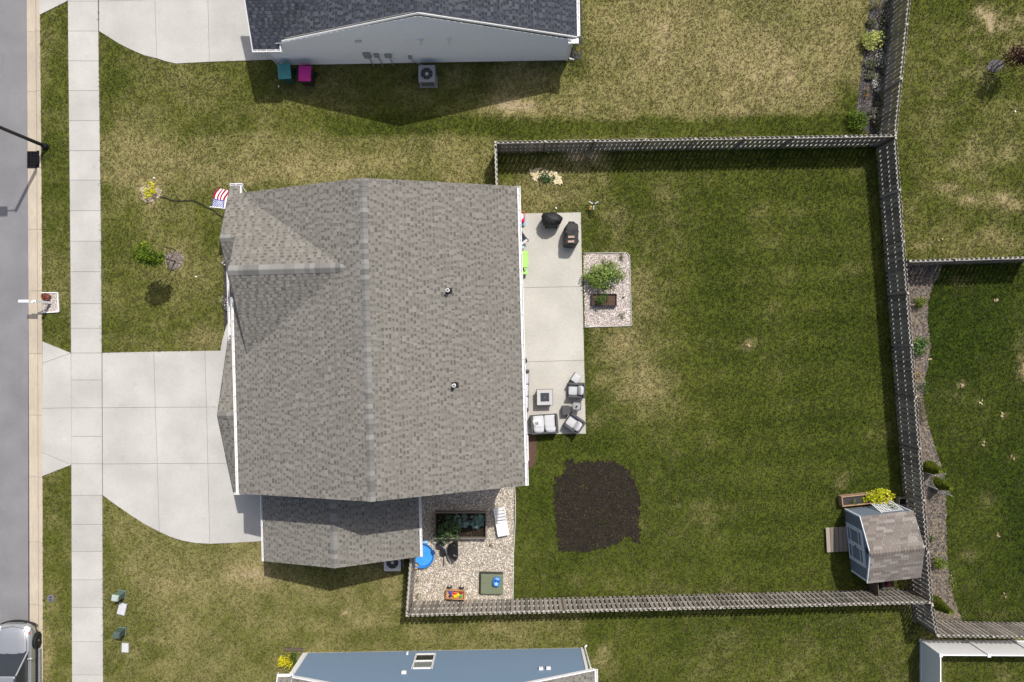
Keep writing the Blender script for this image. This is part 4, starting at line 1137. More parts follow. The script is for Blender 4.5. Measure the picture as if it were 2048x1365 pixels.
# front bed
WHT = [(.75, .70, .72), (.62, .52, .58), (.8, .78, .78)]
plant('shrub', 'small white flowering shrub in the front bed, the upper of two', 'shrub', 450, 518, 8, 11, .5, 130, .07, WHT + [(.1, .12, .06)], group='white shrubs in the front bed', clumps=7)
plant('shrub', 'small white flowering shrub in the front bed, nearer the porch', 'shrub', 451, 606, 8, 13, .5, 140, .07, WHT + [(.1, .12, .06)], group='white shrubs in the front bed', clumps=7)
# pebble garden
plant('bush', 'big loose green bush on the pebble bed beside the patio', 'bush', 1211, 551, 40, 25, 1.0, 2100, .115, [(.16, .23, .05), (.21, .28, .075), (.11, .17, .04), (.28, .34, .11)], clumps=17, hollow=.25, spread=.21, up=.4)
plant('plant', 'sparse pale weed above the big bush in the pebble bed', 'plant', 1207, 524, 9, 9, .35, 70, .06, [(.2, .22, .1), (.14, .17, .07)], clumps=4)
plant('grass_tuft', 'brownish grass tuft in the upper right corner of the pebble bed', 'plant', 1242, 514, 6, 7, .25, 60, .10, [(.22, .18, .08), (.15, .16, .06)], clumps=4, wid=.2)
plant('grass_tuft', 'tiny dry tuft on the pebbles right of the black planter', 'plant', 1247, 595, 3, 3, .15, 30, .07, [(.15, .12, .06), (.12, .12, .05)], clumps=3, wid=.2)
plant('grass_tuft', 'greenish grass tuft in the lower right corner of the pebble bed', 'plant', 1244, 632, 6, 7, .25, 60, .10, [(.17, .18, .07), (.15, .16, .06)], clumps=4, wid=.2)
def edging(label, pts, mt, w=.02, h=.07):
    o = P(*pts[0]); m = MB()
    for a, c in zip(pts[:-1], pts[1:]):
        A = P(*a) - o; B = P(*c) - o; d = B - A
        m.box((A + B) / 2 + Vector((0, 0, h / 2 - .01)), (d.length, w, h), rz=math.atan2(d.y, d.x))
    return tag(m.build('edging', mt, loc=o), label, 'edging')
edging('metal edging round the pebble bed with the big bush', [(1167, 507), (1253, 506), (1259, 512), (1263, 652), (1169, 655)], M_steel)
edging('white metal edging between the side gravel and the lawn', [(1029, 965), (1031, 1000), (1030.5, 1040), (1029, 1075), (1027, 1110), (1026.5, 1160), (1026, 1204)], M_trim)
edging('white edging round the pebble square under the mailbox', [(84, 586), (116.5, 586), (118.5, 624), (84, 626)], M_trim, .05, .08)

def planter(label, px0, py0, px1, py1, h, th, mt, soilz, soil=M_soil, rz=0.0, name='planter', wallcol=None):
    c = P((px0 + px1) / 2, (py0 + py1) / 2, h * .7, z=0); w = (px1 - px0) * S; d = (py1 - py0) * S
    t = thing(name, label, 'planter', c, rz)
    for x, y, a, b_ in ((0, d / 2 - th / 2, w, th), (0, -d / 2 + th / 2, w, th), (-w / 2 + th / 2, 0, th, d - 2 * th), (w / 2 - th / 2, 0, th, d - 2 * th)):
        m = MB(); m.box((x, y, h / 2), (a, b_, h)); m.build('side_board', mt, t)
    m = MB(); m.box((0, 0, soilz / 2), (w - 2 * th, d - 2 * th, soilz)); m.build('planter_soil', soil, t)
    return t
planter('black rectangular planter box with a leafy plant on the pebble bed', 1184, 588, 1233, 612, .32, .035, M_black, .22, M_soilred)
plant('plant', 'leafy green plant growing in the black planter box', 'plant', 1203, 597, 13, 12, .75, 330, .085, [(.06, .12, .03), (.085, .15, .035), (.12, .18, .045)], clumps=9)
planter('large wooden raised bed on the side gravel, full of vegetables', 870, 1024, 973, 1077, .42, .05, M_deck, .16, M_soil)
plant('plant', 'tall dark leafy plant spilling over the raised bed\'s left end', 'plant', 893, 1063, 26, 28, .95, 420, .21, [(.05, .095, .035), (.075, .13, .05), (.10, .155, .06)], clumps=14, wid=.32, up=.45)
plant('plant', 'blue green cabbage plant left of its twin in the raised bed', 'plant', 923, 1044, 14, 13, .6, 80, .20, [(.10, .17, .15), (.14, .21, .18), (.07, .13, .11)], clumps=8, wid=.7, up=.7)
plant('plant', 'blue green cabbage plant nearest the white lounge chair', 'plant', 953, 1042, 15, 14, .6, 90, .20, [(.10, .17, .15), (.14, .21, .18), (.07, .13, .11)], clumps=8, wid=.7, up=.7)
plant('plant', 'low yellowing weeds in the raised bed\'s bare corner', 'plant', 950, 1064, 18, 8, .25, 90, .07, [(.16, .15, .05), (.1, .12, .04)], clumps=9)
plant('plant', 'little dark weed alone on the gravel below the lounge chair', 'plant', 982, 1091, 5, 5, .15, 50, .05, [(.09, .11, .04)], clumps=4)
plant('plant', 'clump of weeds on the gravel inside the short fence corner', 'plant', 833, 1190, 9, 9, .12, 60, .05, [(.18, .2, .06), (.14, .15, .05)], clumps=6)
plant('plant', 'straggly green weed on the gravel between pool and fence', 'plant', 832, 1160, 6, 14, .12, 60, .05, [(.18, .2, .06), (.2, .18, .06)], clumps=6)

# beds along the fences
Y1 = [(.44, .47, .14), (.56, .57, .22), (.34, .39, .10)]
W1 = [(.11, .13, .06), (.15, .16, .09), (.22, .21, .17), (.075, .095, .04)]
plant('bush', 'yellow green bush, largest pale one in the weedy top bed', 'bush', 1747, 79, 18, 19, .7, 700, .10, Y1, clumps=14)
plant('bush', 'small golden bush at the top end of the weedy bed', 'bush', 1749, 12, 11, 10, .5, 160, .07, [(.30, .25, .05), (.22, .22, .06)], clumps=8)
plant('bush', 'small orange brown shrub low in the weedy bed', 'bush', 1735, 183, 9, 9, .4, 110, .07, [(.34, .19, .09), (.25, .16, .08), (.12, .12, .05)], clumps=6)
plant('bush', 'bright green leafy bush at the weedy bed\'s lawn corner', 'bush', 1716, 240, 19, 20, .6, 800, .11, [(.10, .16, .018), (.15, .22, .03), (.07, .12, .015)], clumps=13)
for i, (x, y, rx, ry, h, lb) in enumerate([
    (1742, 128, 9, 9, .3, 'grassy green weed below the yellow green bush'), (1772, 30, 10, 26, .5, 'tall weed patch by the fence at the top edge'),
    (1770, 75, 10, 20, .45, 'stalky weed between the yellow green bush and the fence'), (1765, 118, 10, 18, .4, 'silvery weed by the fence halfway down the weedy bed'),
    (1755, 165, 8, 16, .4, 'white flowering weed above the corner of the two fences'), (1763, 200, 9, 16, .4, 'leafy weed against the fence beside the orange shrub'),
    (1752, 232, 12, 14, .45, 'pale weed between the bright green bush and the fence'), (1738, 150, 8, 8, .25, 'dark low weed just above the orange brown shrub'), (1745, 45, 8, 8, .25, 'dark low weed under the small golden bush'), (1768, 255, 12, 8, .35, 'weed tuft squeezed into the two fences\' corner')]):
    cols = W1 + ([(.55, .54, .5), (.5, .5, .46)] if i in (4, 3) else [])
    plant('weed', lb, 'weed', x, y, rx * 1.15, ry * 1.1, h, 330, .10, cols, clumps=11, hollow=.05, spread=.38, wid=.4)
plant('bush', 'small yellow bush at the pale bungalow\'s back corner', 'bush', 1152, 92, 9, 16, .7, 260, .08, [(.22, .2, .02), (.12, .14, .02), (.06, .09, .02)], clumps=9)
plant('plant', 'little green plant right of the bungalow\'s air conditioner', 'plant', 876, 143, 7, 10, .4, 60, .10, G1, clumps=5)
plant('plant', 'little dark plant left of the bungalow\'s air conditioner', 'plant', 829, 156, 6, 8, .35, 50, .09, G_DARK, clumps=5)
plant('bush', 'bright yellow bush at the blue bungalow\'s corner', 'bush', 571, 1326, 13, 15, .55, 420, .08, [(.62, .50, .015), (.72, .60, .03), (.48, .40, .01)], clumps=13)
plant('bush', 'green bush tucked between the yellow bush and blue wall', 'bush', 584, 1318, 9, 11, .4, 180, .08, [(.06, .12, .02), (.09, .16, .03)], clumps=8)
plant('plant', 'bushy green plant ringed with straw near the fence and grills', 'plant', 1091, 353, 17, 15, .30, 240, .10, [(.06, .12, .045), (.09, .16, .055)], clumps=9)
q_ = random.Random(9)
sg = [tuple(P(x, y)[:2]) for x, y in [(1060, 342), (1075, 338), (1112, 346), (1124, 366), (1112, 368), (1098, 356), (1082, 352), (1070, 362)]]
scatter('straw', sg, 420, (.05, .13), [(.62, .52, .32), (.5, .42, .25), (.7, .6, .4)], z=.05, elong=2.2, flat=.3, seed=33)
# right-hand bed
plant('bush', 'small round green shrub on dark mulch below the fence junction', 'bush', 1841, 605, 11, 11, .5, 380, .08, [(.12, .17, .015), (.16, .21, .02), (.08, .12, .01)], clumps=9)
plant('bush', 'leafy green shrub on the sandy part of the right bed', 'bush', 1842, 694, 15, 18, .55, 480, .11, [(.11, .19, .05), (.15, .24, .07), (.08, .14, .04)], clumps=10)
plant('flower', 'orange flowers against the fence below the leafy shrub', 'flowers', 1837, 752, 6, 14, .4, 60, .07, [(.75, .25, .02), (.6, .3, .03), (.09, .11, .03), (.10, .12, .03)], clumps=7)
plant('plant', 'blue green weeds below the orange flowers', 'plant', 1847, 775, 9, 14, .3, 130, .07, [(.12, .17, .09), (.09, .13, .06)], clumps=7)
plant('plant', 'brown dying plant lowest beside the flowers by the fence', 'plant', 1846, 822, 11, 26, .35, 200, .08, [(.16, .11, .05), (.12, .1, .05), (.1, .11, .05)], clumps=10)
plant('bush', 'small green sprig in the bed level with the shed roof ridge', 'bush', 1865, 1078, 6, 8, .3, 70, .07, [(.14, .2, .05)], clumps=5)
plant('bush', 'round green shrub in the bed right of the shed', 'bush', 1881, 1126, 13, 11, .5, 380, .09, [(.12, .18, .02), (.16, .22, .03)], clumps=9)
plant('plant', 'pale weed spreading from the bed into the lawn beside the round shrub', 'plant', 1905, 1160, 10, 20, .15, 130, .07, [(.2, .23, .08), (.25, .25, .1)], clumps=10, hollow=0)
def conifer(label, px, py, h, r, n):
    pseed[0] += 1; t = thing('conifer', label, 'conifer', P(px, py)); q = random.Random(pseed[0]); m = MB()
    for i in range(n * 3):
        z = h * q.random() ** 1.3; rr = r * (1 - z / h * .92) * q.uniform(.6, 1.05); a = q.uniform(0, 6.28)
        p = Vector((rr * math.cos(a), rr * math.sin(a), z)); d = Vector((math.cos(a), math.sin(a), .9)).normalized(); s_ = Vector((-math.sin(a), math.cos(a), 0)); l = q.uniform(.07, .13); g = q.uniform(.7, 1.35)
        c = tuple(x * g for x in q.choice([(.19, .24, .03), (.25, .30, .04), (.13, .17, .02)]))
        m.face([p - s_ * l * .42, p + s_ * l * .42, p + d * l * 1.2], c)
    m.build('foliage', M_leaf, t); k = MB(); k.tube([(0, 0, 0), (0, 0, h * .9)], .025, 6, .006); k.build('trunk', M_bark, t)
    return t
conifer('small upright conifer, upper of the two among the white stakes', 1857, 935, 1.0, .30, 420)
conifer('upright conifer, lower and larger of the two among the white stakes', 1872, 966, 1.25, .28, 460)
conifer('upright conifer by the bed\'s lower end next to the fence corner', 1866, 1203, 1.5, .30, 520)
SG = []
for i, (tx, ty, bx, by, lb) in enumerate([(1864.5, 925.5, 1847, 916.5, 'white stake above the netted conifers'), (1887, 948, 1868, 941, 'white stake between the two netted conifers, on the lawn side'), (1856.5, 947, 1848, 944.5, 'white stake between the netted conifers, on the fence side'), (1872.5, 972.5, 1851, 970, 'white stake left of the lower netted conifer'), (1901, 991.5, 1880, 984, 'white stake below the lower netted conifer')]):
    hh = 1.0
    o = stake(lb, bx, by, hh, 0, 0, M_trim, .016, 'white stakes holding netting'); SG.append(P(bx, by) + Vector((0, 0, hh)))
def netting(label, quads):
    o = (SG[0] + SG[4]) / 2; o.z = 0; m = MB()
    for A, B, z0, z1 in quads:
        A = A - o; B = B - o
        for k in range(13):
            p = A.lerp(B, k / 12); sag = .25 * math.sin(math.pi * k / 12)
            m.tube([(p.x, p.y, z1 - sag), (p.x, p.y, z0)], .0035, 3, cap=False)
        for j in range(8):
            f = j / 7; pts = []
            for k in range(9):
                p = A.lerp(B, k / 8); sag = .25 * math.sin(math.pi * k / 8)
                pts.append((p.x, p.y, (z1 - sag) * (1 - f) + z0 * f))
            m.tube(pts, .0035, 3, cap=False)
    return tag(m.build('netting', M_pale, loc=o), label, 'netting')
netting('thin pale garden netting sagging between the white stakes', [(SG[3], SG[4], .05, .95), (SG[1], SG[4], .05, .95), (SG[2], SG[3], .05, .95)])

# ------------------------------------------------------------------ street furniture
t = thing('street_lamp', 'tall black street lamp pole leaning out of the left edge by the drain', 'street lamp', P(93, 294))
m = MB(); m.lathe([(.14, 0), (.14, .25), (.085, .34), (.075, 5.3), (.06, 5.32)], n=14); m.build('pole', M_blackm, t)
m = MB(); m.tube([(0, 0, 5.25), (-.5, 0, 5.33)], .035, 8); m.build('arm', M_blackm, t)
m = MB(); m.box((-.62, 0, 5.36), (.46, .46, .10), bev=.02); m.build('lamp_head', M_blackm, t)

t = thing('storm_drain', 'black iron storm drain grate set in the kerb', 'storm drain', P(66, 319, z=-.10))
m = MB(); m.box((0, 0, -.25), (.70, .82, .02)); m.build('sump', M_dark, t)
m = MB()
for x in (-.315, .29): m.box((x, 0, 0), (.05, .82, .06))
for y in (-.39, .39): m.box((-.0125, y, 0), (.56, .045, .06))
m.build('grate_frame', M_blackm, t)
m = MB()
for i in range(10): m.box((-.0125, -.33 + i * .073, -.005), (.555, .022, .05))
for x in (-.16, .0, .16):
    m.box((x - .0125, 0, -.012), (.022, .73, .04))
m.build('grate_bars', M_blackm, t)['kind'] = 'stuff'
m = MB(); m.box((.375, 0, .06), (.08, .82, .10)); m.build('drain_hood', M_blackm, t)

t = thing('mailbox', 'white mailbox on a white post beside the kerb', 'mailbox', P(101.5, 606))
m = MB(); m.box((0, 0, .62), (.11, .11, 1.24)); m.box((0, 0, 1.26), (.15, .15, .03)); m.lathe([(.05, 1.27), (.06, 1.31), (.03, 1.35), (0, 1.36)], n=10); m.build('post', M_trim, t)
m = MB(); m.box((-.34, .0, .93), (.74, .09, .08)); m.tube([(-.05, 0, .6), (-.36, 0, .9)], .03, 4); m.build('arm', M_trim, t)
m = MB()
m.loft([[(x, .09 * math.cos(a), 1.08 + (.11 * math.sin(a) if math.sin(a) > 0 else .10 * math.sin(a))) for a in [math.pi * 2 * k / 14 for k in range(14)]] for x in (-.82, -.34)])
m.build('box', M_trim, t)
m = MB(); m.box((-.835, 0, 1.07), (.02, .16, .18), bev=.008); m.build('door', M_pale, t)
m = MB(); m.box((-.50, .105, 1.14), (.18, .012, .05)); m.build('flag_arm', M_pale, t)
t = thing('flower_pot', 'round pot of red flowers beside the mailbox post', 'flower pot', P(93, 594, .2, z=0))
m = MB(); m.lathe([(.12, 0), (.17, .28), (.185, .30), (.165, .30), (.155, .24), (0, .24)], n=16); m.build('pot', mat('terracotta', (.19, .075, .055), rough=.8), t)
leaf_cloud((0, 0, .34), (.17, .17, .12), 130, .07, [(.12, .14, .03), (.30, .05, .05), (.08, .1, .02)], 8, .5, 61).build('flowers', M_leaf, t)

def utility_box(label, px, py, w, d, h, rz, lidcol, sidecol):
    t = thing('utility_box', label, 'utility box', P(px, py), R(rz))
    m = MB(); m.box((0, 0, .02), (w * 1.15, d * 1.2, .06)); m.build('base', M_green, t)
    m = MB(); m.box((0, 0, h * .42 + .04), (w, d, h * .84), taper=.94, bev=.02); m.build('cabinet', sidecol, t)
    m = MB(); m.box((0, 0, h * .92 + .02), (w * 1.0, d * 1.0, h * .16), taper=.88, bev=.02); m.build('lid', lidcol, t)
GL = mat('pale_green_lid', (.40, .47, .44), rough=.6); GD = mat('dark_green_lid', (.075, .11, .095), rough=.6)
utility_box('pale green utility box, the upper of two beside the sidewalk', 244.5, 1187.5, .34, .30, .72, -10, GL, M_green)
utility_box('dark green utility box between the two flat white covers', 245, 1262, .34, .32, .62, -5, GD, GD)
for px, py, w, d, rz, lb in ((244.5, 1218, .36, .55, -14, 'flat white ground cover between the two green boxes'), (251, 1295.5, .31, .43, -2, 'small flat white ground cover lowest in the row')):
    t = thing('ground_cover', lb, 'ground cover', P(px, py), R(rz))
    m = MB(); m.box((0, 0, .005), (w + .05, d + .05, .05)); m.build('frame', M_grey, t)
    m = MB(); m.box((0, 0, .035), (w, d, .04), bev=.008); m.tube([(.02, -.12, .05), (.02, -.12, .062)], .025, 8); m.build('lid', M_pale, t)
t = thing('valve_cover', 'round grey valve cover in the grass strip by the road', 'valve cover', P(102, 1197))
m = MB(); m.lathe([(.19, -.03), (.19, .035), (.17, .045), (0, .045)], n=20); m.build('lid', mat('grey_iron', (.14, .135, .15), rough=.7), t)
for s_ in (-1, 1):
    m = MB(); m.box((0, s_ * .07, .048), (.10, .06, .012), bev=.004); m.build('recess', M_dark, t)

# flag on the front corner
t = thing('flag', 'red and white striped flag with starred blue corner on a white pole', 'flag', Q(-471, -241, 2.3))
A = Vector((0, 0, 0)); B = Q(-552, -245.5, 3.15) - Q(-471, -241, 2.3)
m = MB(); m.tube([A, B], .022, 8); m.lathe([(.0, -.03), (.035, 0), (.0, .03)], B, 8); m.build('pole', M_trim, t)
pd = B - A
NU, NV = 26, 16
def flag_pt(u, v):     # u along the pole from the tip inwards, v away from the pole
    p = A + pd * (1 - .45 * u - .01)
    y = v * 1.05 * (.93 - .12 * u); sway = .05 * math.sin(v * 7 + u * 3) * v
    return Vector((p.x + .10 * v * (1 - u * 1.3) + sway, p.y + y - .02, p.z - .06 - v * v * .38 - .10 * v + .035 * math.sin(u * 16 + v * 3) * (.3 + v)))
RED, WHI, BLU = (.30, .012, .045), (.78, .74, .76), (.045, .075, .27)
m = MB()
for i in range(NU):
    for j in range(NV):
        s_ = i // 2; col = RED if s_ % 2 == 0 else WHI
        if i < 14 and j < 6.5: col = BLU
        m.face([flag_pt((i + a) / NU, (j + c) / NV) for a, c in ((0, 0), (1, 0), (1, 1), (0, 1))], col)
cl = m.build('cloth', mat('flag_cloth', None, rough=.8, var=.03, tint=True, spec=.2), t, smooth=False)
m = MB()
for r_ in range(9):
    for k in range(6 if r_ % 2 == 0 else 5):
        u = (k + (.5 if r_ % 2 == 0 else 1.0)) / 6.0 * 14 / NU * .95 + .01; v = (r_ + .6) / 9.6 * 6.6 / NV
        c = flag_pt(u, v) + Vector((0, 0, .006)); ds = (flag_pt(u + .01, v) - flag_pt(u, v)).normalized(); dv = (flag_pt(u, v + .01) - flag_pt(u, v)).normalized()
        pts = []
        for q in range(10):
            rr = .030 if q % 2 == 0 else .013
            pts.append(c + ds * rr * math.cos(q * math.pi / 5) + dv * rr * math.sin(q * math.pi / 5))
        m.face(pts, (.85, .85, .88))
m.build('stars', MATS['flag_cloth'], cl)['kind'] = 'stuff'

# ------------------------------------------------------------------ parked car
def car():
    t = thing('parked_car', 'silver car parked at the kerb in the bottom left corner', 'car', P(0, 0) * 0 + Vector((-23.93, -15.92, -.10)))
    paint = mat('silver_paint', (.50, .51, .53), rough=.26, var=.02, metal=.6, coat=.6, spec=.5)
    st = [(-2.30, .70, .38, .95), (-2.22, .82, .30, 1.02), (-1.9, .90, .26, 1.06), (-1.2, .925, .25, 1.06), (0, .93, .25, 1.05), (.9, .93, .25, 1.03), (1.15, .925, .25, 1.01), (1.6, .915, .26, .96), (1.95, .88, .28, .89), (2.15, .80, .31, .80), (2.27, .66, .36, .70), (2.31, .50, .40, .60)]
    rings = []
    for y, hw, zb, zt in st:
        half = [(hw * .90, zb), (hw, zb + .14), (hw * 1.0, (zb + zt) / 2 + .05), (hw * .985, zt - .16), (hw * .90, zt - .05), (hw * .72, zt + .005), (hw * .30, zt + .025)]
        rings.append([(x, y, z) for x, z in half] + [(-x, y, z) for x, z in half[::-1]])
    m = MB(); m.loft(rings); m.build('body', paint, t, smooth=True)
    def gh(y, wb, z0, wt, z1): return [(wb, y, z0), (wt, y, z1), (-wt, y, z1), (-wb, y, z0)]
    m = MB()
    prof = [(-2.05, 1.05, 1.12), (-1.75, 1.03, 1.58), (.25, 1.02, 1.60), (1.12, 1.01, 1.03)]
    L_ = [(-2.12, .80, 1.02), (-1.72, .66, 1.60), (.18, .66, 1.60), (1.10, .80, 1.00)]
    lower = [(-2.12, .86, 1.0), (1.16, .86, .98)]
    top = [(-1.75, .64, 1.58), (.20, .66, 1.58)]
    V = [(-.87, -2.12, 1.0), (.87, -2.12, 1.0), (.88, 1.14, .98), (-.88, 1.14, .98), (-.64, -1.75, 1.56), (.64, -1.75, 1.56), (.67, .22, 1.56), (-.67, .22, 1.56)]
    m.mesh(V, [(4, 5, 6, 7), (0, 1, 5, 4), (1, 2, 6, 5), (2, 3, 7, 6), (3, 0, 4, 7)]); m.build('windows', M_glass, t)
    m = MB(); m.box((0, -.77, 1.585), (1.30, 1.96, .05), taper=.95, bev=.02); m.build('roof', paint, t)
    for s_ in (-1, 1):
        m = MB(); m.tube([(s_ * .885, 1.15, .99), (s_ * .68, .22, 1.575)], .04, 6); m.build('pillar', paint, t)
        m = MB(); m.tube([(s_ * .88, -.6, 1.0), (s_ * .66, -.6, 1.575)], .04, 6); m.build('pillar', M_black, t)
        m = MB(); m.tube([(s_ * .63, -1.65, 1.63), (s_ * .63, .1, 1.63)], .02, 6); m.build('roof_rail', M_black, t)
        m = MB(); m.pillow((s_ * 1.02, .82, 1.06), (.24, .13, .16), e=.6); m.tube([(s_ * .9, .84, 1.0), (s_ * 1.0, .82, 1.04)], .025, 6); m.build('mirror', paint, t, smooth=True)
        m = MB(); m.pillow((s_ * .66, 2.06, .76), (.34, .36, .15), rz=R(-28 * s_), e=.6, rx=R(-18)); hl = m.build('headlight', mat('headlight_lens', (.75, .76, .78), rough=.08, spec=.8), t, smooth=True)
        m = MB(); m.pillow((s_ * .80, 1.93, .79), (.09, .12, .10), e=.7); m.build('indicator', mat('orange_lens', (.6, .09, .04), rough=.2), hl, smooth=True)
        m = MB(); m.box((s_ * .97, -.1, .27), (.12, 2.2, .05), bev=.015); m.build('running_board', M_steel, t)
        m = MB(); m.box((s_ * .935, -.1, .42), (.03, 2.3, .12), bev=.01); m.build('door_trim', M_black, t)
        for y in (1.42, -1.40):
            w = MB(); w.lathe([(.22, -.11), (.31, -.12), (.345, -.07), (.345, .07), (.31, .12), (.22, .11)], (s_ * .885, y, .345), 26, axis='X'); wo = w.build('wheel', mat('tyre_rubber', (.02, .02, .021), rough=.85), t, smooth=True)
            r_ = MB(); r_.lathe([(.225, -.10), (.225, .10)], (s_ * .885, y, .345), 24, axis='X'); r_.lathe([(.06, .085), (.05, .11), (0, .115)] if s_ > 0 else [(.06, -.085), (.05, -.11), (0, -.115)], (s_ * .885, y, .345), 12, axis='X')
            for k in range(6):
                a = k * math.pi / 3
                r_.box((s_ * (.885 + .085), y + .13 * math.cos(a), .345 + .13 * math.sin(a)), (.03, .19, .045), rx=a)
            r_.lathe([(.225, s_ * .02), (0, s_ * .02)], (s_ * .885, y, .345), 18, axis='X')
            r_.build('rim', M_steel, wo)
            a_ = MB(); a_.lathe([(.36, -.02), (.40, -.02), (.40, .035), (.36, .035), (.36, -.02)], (s_ * .915, y, .36), 26, axis='X'); a_.build('wheel_arch', M_black, t)
    m = MB(); m.box((0, 2.29, .52), (.86, .06, .20), bev=.03)
    m.build('grille', M_black, t)
    m = MB()
    for k in range(3): m.box((0, 2.325, .46 + k * .06), (.80, .012, .018))
    m.build('grille_bars', M_steel, t)['kind'] = 'stuff'
    m = MB(); m.loft([[(x * .97, 2.12 + .17 * (1 - (x / .85) ** 2) + dy, z) for dy, z in ((.10, .30), (.13, .36), (.10, .42), (.02, .42), (.02, .30))] for x in [(-.85 + 1.7 * k / 12) for k in range(13)]]); m.build('bumper', M_black, t)
    for s_ in (-1, 1):
        m = MB(); m.tube([(s_ * .80, 1.12, 1.005), (s_ * .79, 1.55, .975), (s_ * .70, 1.95, .90), (s_ * .55, 2.16, .815), (0, 2.24, .765)], .009, 4); m.build('hood_gap', M_black, t)
    for s_ in (-.25, .35):
        m = MB(); m.tube([(s_, 1.13, 1.0), (s_ + .45, .93, 1.13)], .012, 4); m.build('wiper', M_black, t)
    return t
car()

# ------------------------------------------------------------------ wheelie bins, air conditioners
def bin_(label, px, py, rz, body, lid):
    t = thing('wheelie_bin', label, 'wheelie bin', P(px, py, 1.05, z=0), R(rz))
    m = MB(); m.box((0, 0, .53), (.50, .60, .92), taper=1.16, bev=.03); m.build('body', body, t)
    m = MB(); m.box((0, -.01, 1.02), (.60, .74, .07), taper=.95, bev=.03); m.box((0, -.02, 1.06), (.44, .52, .02), taper=.9, bev=.008)
    m.box((0, -.02, 1.074), (.22, .03, .012)); m.build('lid', lid, t)
    m = MB(); m.tube([(-.24, .37, .98), (-.22, .45, 1.0), (.22, .45, 1.0), (.24, .37, .98)], .018, 6); m.build('handle', lid, t)
    for s_ in (-1, 1):
        w = MB(); w.lathe([(.05, -.03), (.13, -.03), (.13, .03), (.05, .03)], (s_ * .29, .26, .13), 14, axis='X'); w.build('wheel', M_black, t)
bin_('teal lidded wheelie bin against the pale siding', 568, 142, 5, mat('dark_teal', (.02, .08, .08), rough=.5), mat('teal_plastic', (.06, .27, .28), rough=.45, var=.08))
bin_('magenta lidded wheelie bin beside the teal one', 609, 146.5, -2, M_black, mat('magenta_plastic', (.50, .015, .25), rough=.45, var=.08))

def ac_unit(label, px, py, rz, mt, top):
    t = thing('air_conditioner', label, 'air conditioner', P(px, py, .8, z=0), R(rz))
    m = MB(); m.box((0, 0, .03), (.86, .86, .08)); m.build('pad', M_grey, t)
    m = MB(); m.box((0, 0, .42), (.70, .70, .66)); m.build('coil', M_dark, t)
    for s_ in (-1, 1):
        for q in (-1, 1):
            m = MB(); m.box((s_ * .36, q * .36, .43), (.07, .07, .70)); m.build('corner_post', mt, t)
    for k in range(4):
        m = MB(); a = k * math.pi / 2
        for j in range(13):
            c = Matrix.Rotation(a, 4, 'Z') @ Vector(((-.3 + j * .05), .365, .43)); m.box(c, (.018, .02, .66), rz=a)
        m.build('louvre', mt, t)['kind'] = 'stuff'
    m = MB(); n = 28
    inner = [(.29 * math.cos(2 * math.pi * k / n), .29 * math.sin(2 * math.pi * k / n), .80) for k in range(n)]
    sq = [(max(-.40, min(.40, .57 * math.cos(2 * math.pi * k / n))), max(-.40, min(.40, .57 * math.sin(2 * math.pi * k / n))), .80) for k in range(n)]
    m.mesh(inner + sq + [(x, y, .74) for x, y, z in sq] + [(x, y, .70) for x, y, z in inner], [(k, (k + 1) % n, n + (k + 1) % n, n + k) for k in range(n)] + [(n + k, n + (k + 1) % n, 2 * n + (k + 1) % n, 2 * n + k) for k in range(n)] + [(k, (k + 1) % n, 3 * n + (k + 1) % n, 3 * n + k) for k in range(n)])
    m.build('top_cover', top, t)
    m = MB(); m.lathe([(.29, .70), (0, .70)], n=20); m.build('fan_well', M_dark, t)
    for k in range(4):
        m = MB(); a = k * math.pi / 2 + .4
        m.mesh([(.05 * math.cos(a), .05 * math.sin(a), .735), (.26 * math.cos(a - .35), .26 * math.sin(a - .35), .725), (.27 * math.cos(a + .1), .27 * math.sin(a + .1), .745), (.26 * math.cos(a + .4), .26 * math.sin(a + .4), .755)], [(0, 1, 2, 3)]); m.build('fan_blade', M_steel, t)
    m = MB(); m.lathe([(.0, .79), (.075, .785), (.085, .74)], n=14); m.build('fan_hub', M_pale, t)
    m = MB()
    for rr in (.10, .16, .22, .27):
        m.tube([(rr * math.cos(2 * math.pi * k / 18), rr * math.sin(2 * math.pi * k / 18), .81) for k in range(19)], .004, 3, cap=False)
    for k in range(8): m.tube([(.08 * math.cos(k * .785), .08 * math.sin(k * .785), .81), (.29 * math.cos(k * .785), .29 * math.sin(k * .785), .80)], .004, 3, cap=False)
    m.build('fan_guard', M_grey, t)['kind'] = 'stuff'
ac_unit('grey air conditioner on the grass under the utility meters', 853.5, 147.5, 1, M_grey, M_grey)
ac_unit('white topped air conditioner half hidden by the wing roof', 784.5, 1126, 1, M_grey, M_pale)

# ------------------------------------------------------------------ back terrace
def seat(name, label, cat, px, py, rz, w, d, n, cushion_dip=0, loc=None, arms=True, backs=True):
    t = thing(name, label, cat, loc or P(px, py, .4, z=.022), R(rz))
    a = .11
    m = MB(); m.box((0, 0, .17), (w, d, .26), bev=.02); m.build('base', M_wick, t)
    for s_ in (-1, 1):
        m = MB(); m.box((s_ * (w / 2 - a / 2), 0, .32), (a, d, .60), bev=.03); m.build('arm', M_wick, t)
    m = MB(); m.box((0, -d / 2 + .05, .40), (w - .01, .10, .76), bev=.03); m.build('back', M_wick, t)
    iw = (w - 2 * a) / n
    for k in range(n):
        x = -w / 2 + a + iw * (k + .5)
        m = MB(); m.pillow((x, .07, .37), (iw * .985, d - .18, .17), e=.22); m.build('seat_cushion', M_cush, t, smooth=True)
        if backs:
            m = MB(); m.pillow((x + rng.uniform(-.01, .01), -d / 2 + .22, .60), (iw * .93, .20, .44), rx=R(20 + rng.uniform(-4, 5)), rz=R(rng.uniform(-4, 4)), e=.4); m.build('back_cushion', M_cush, t, smooth=True)
    return t
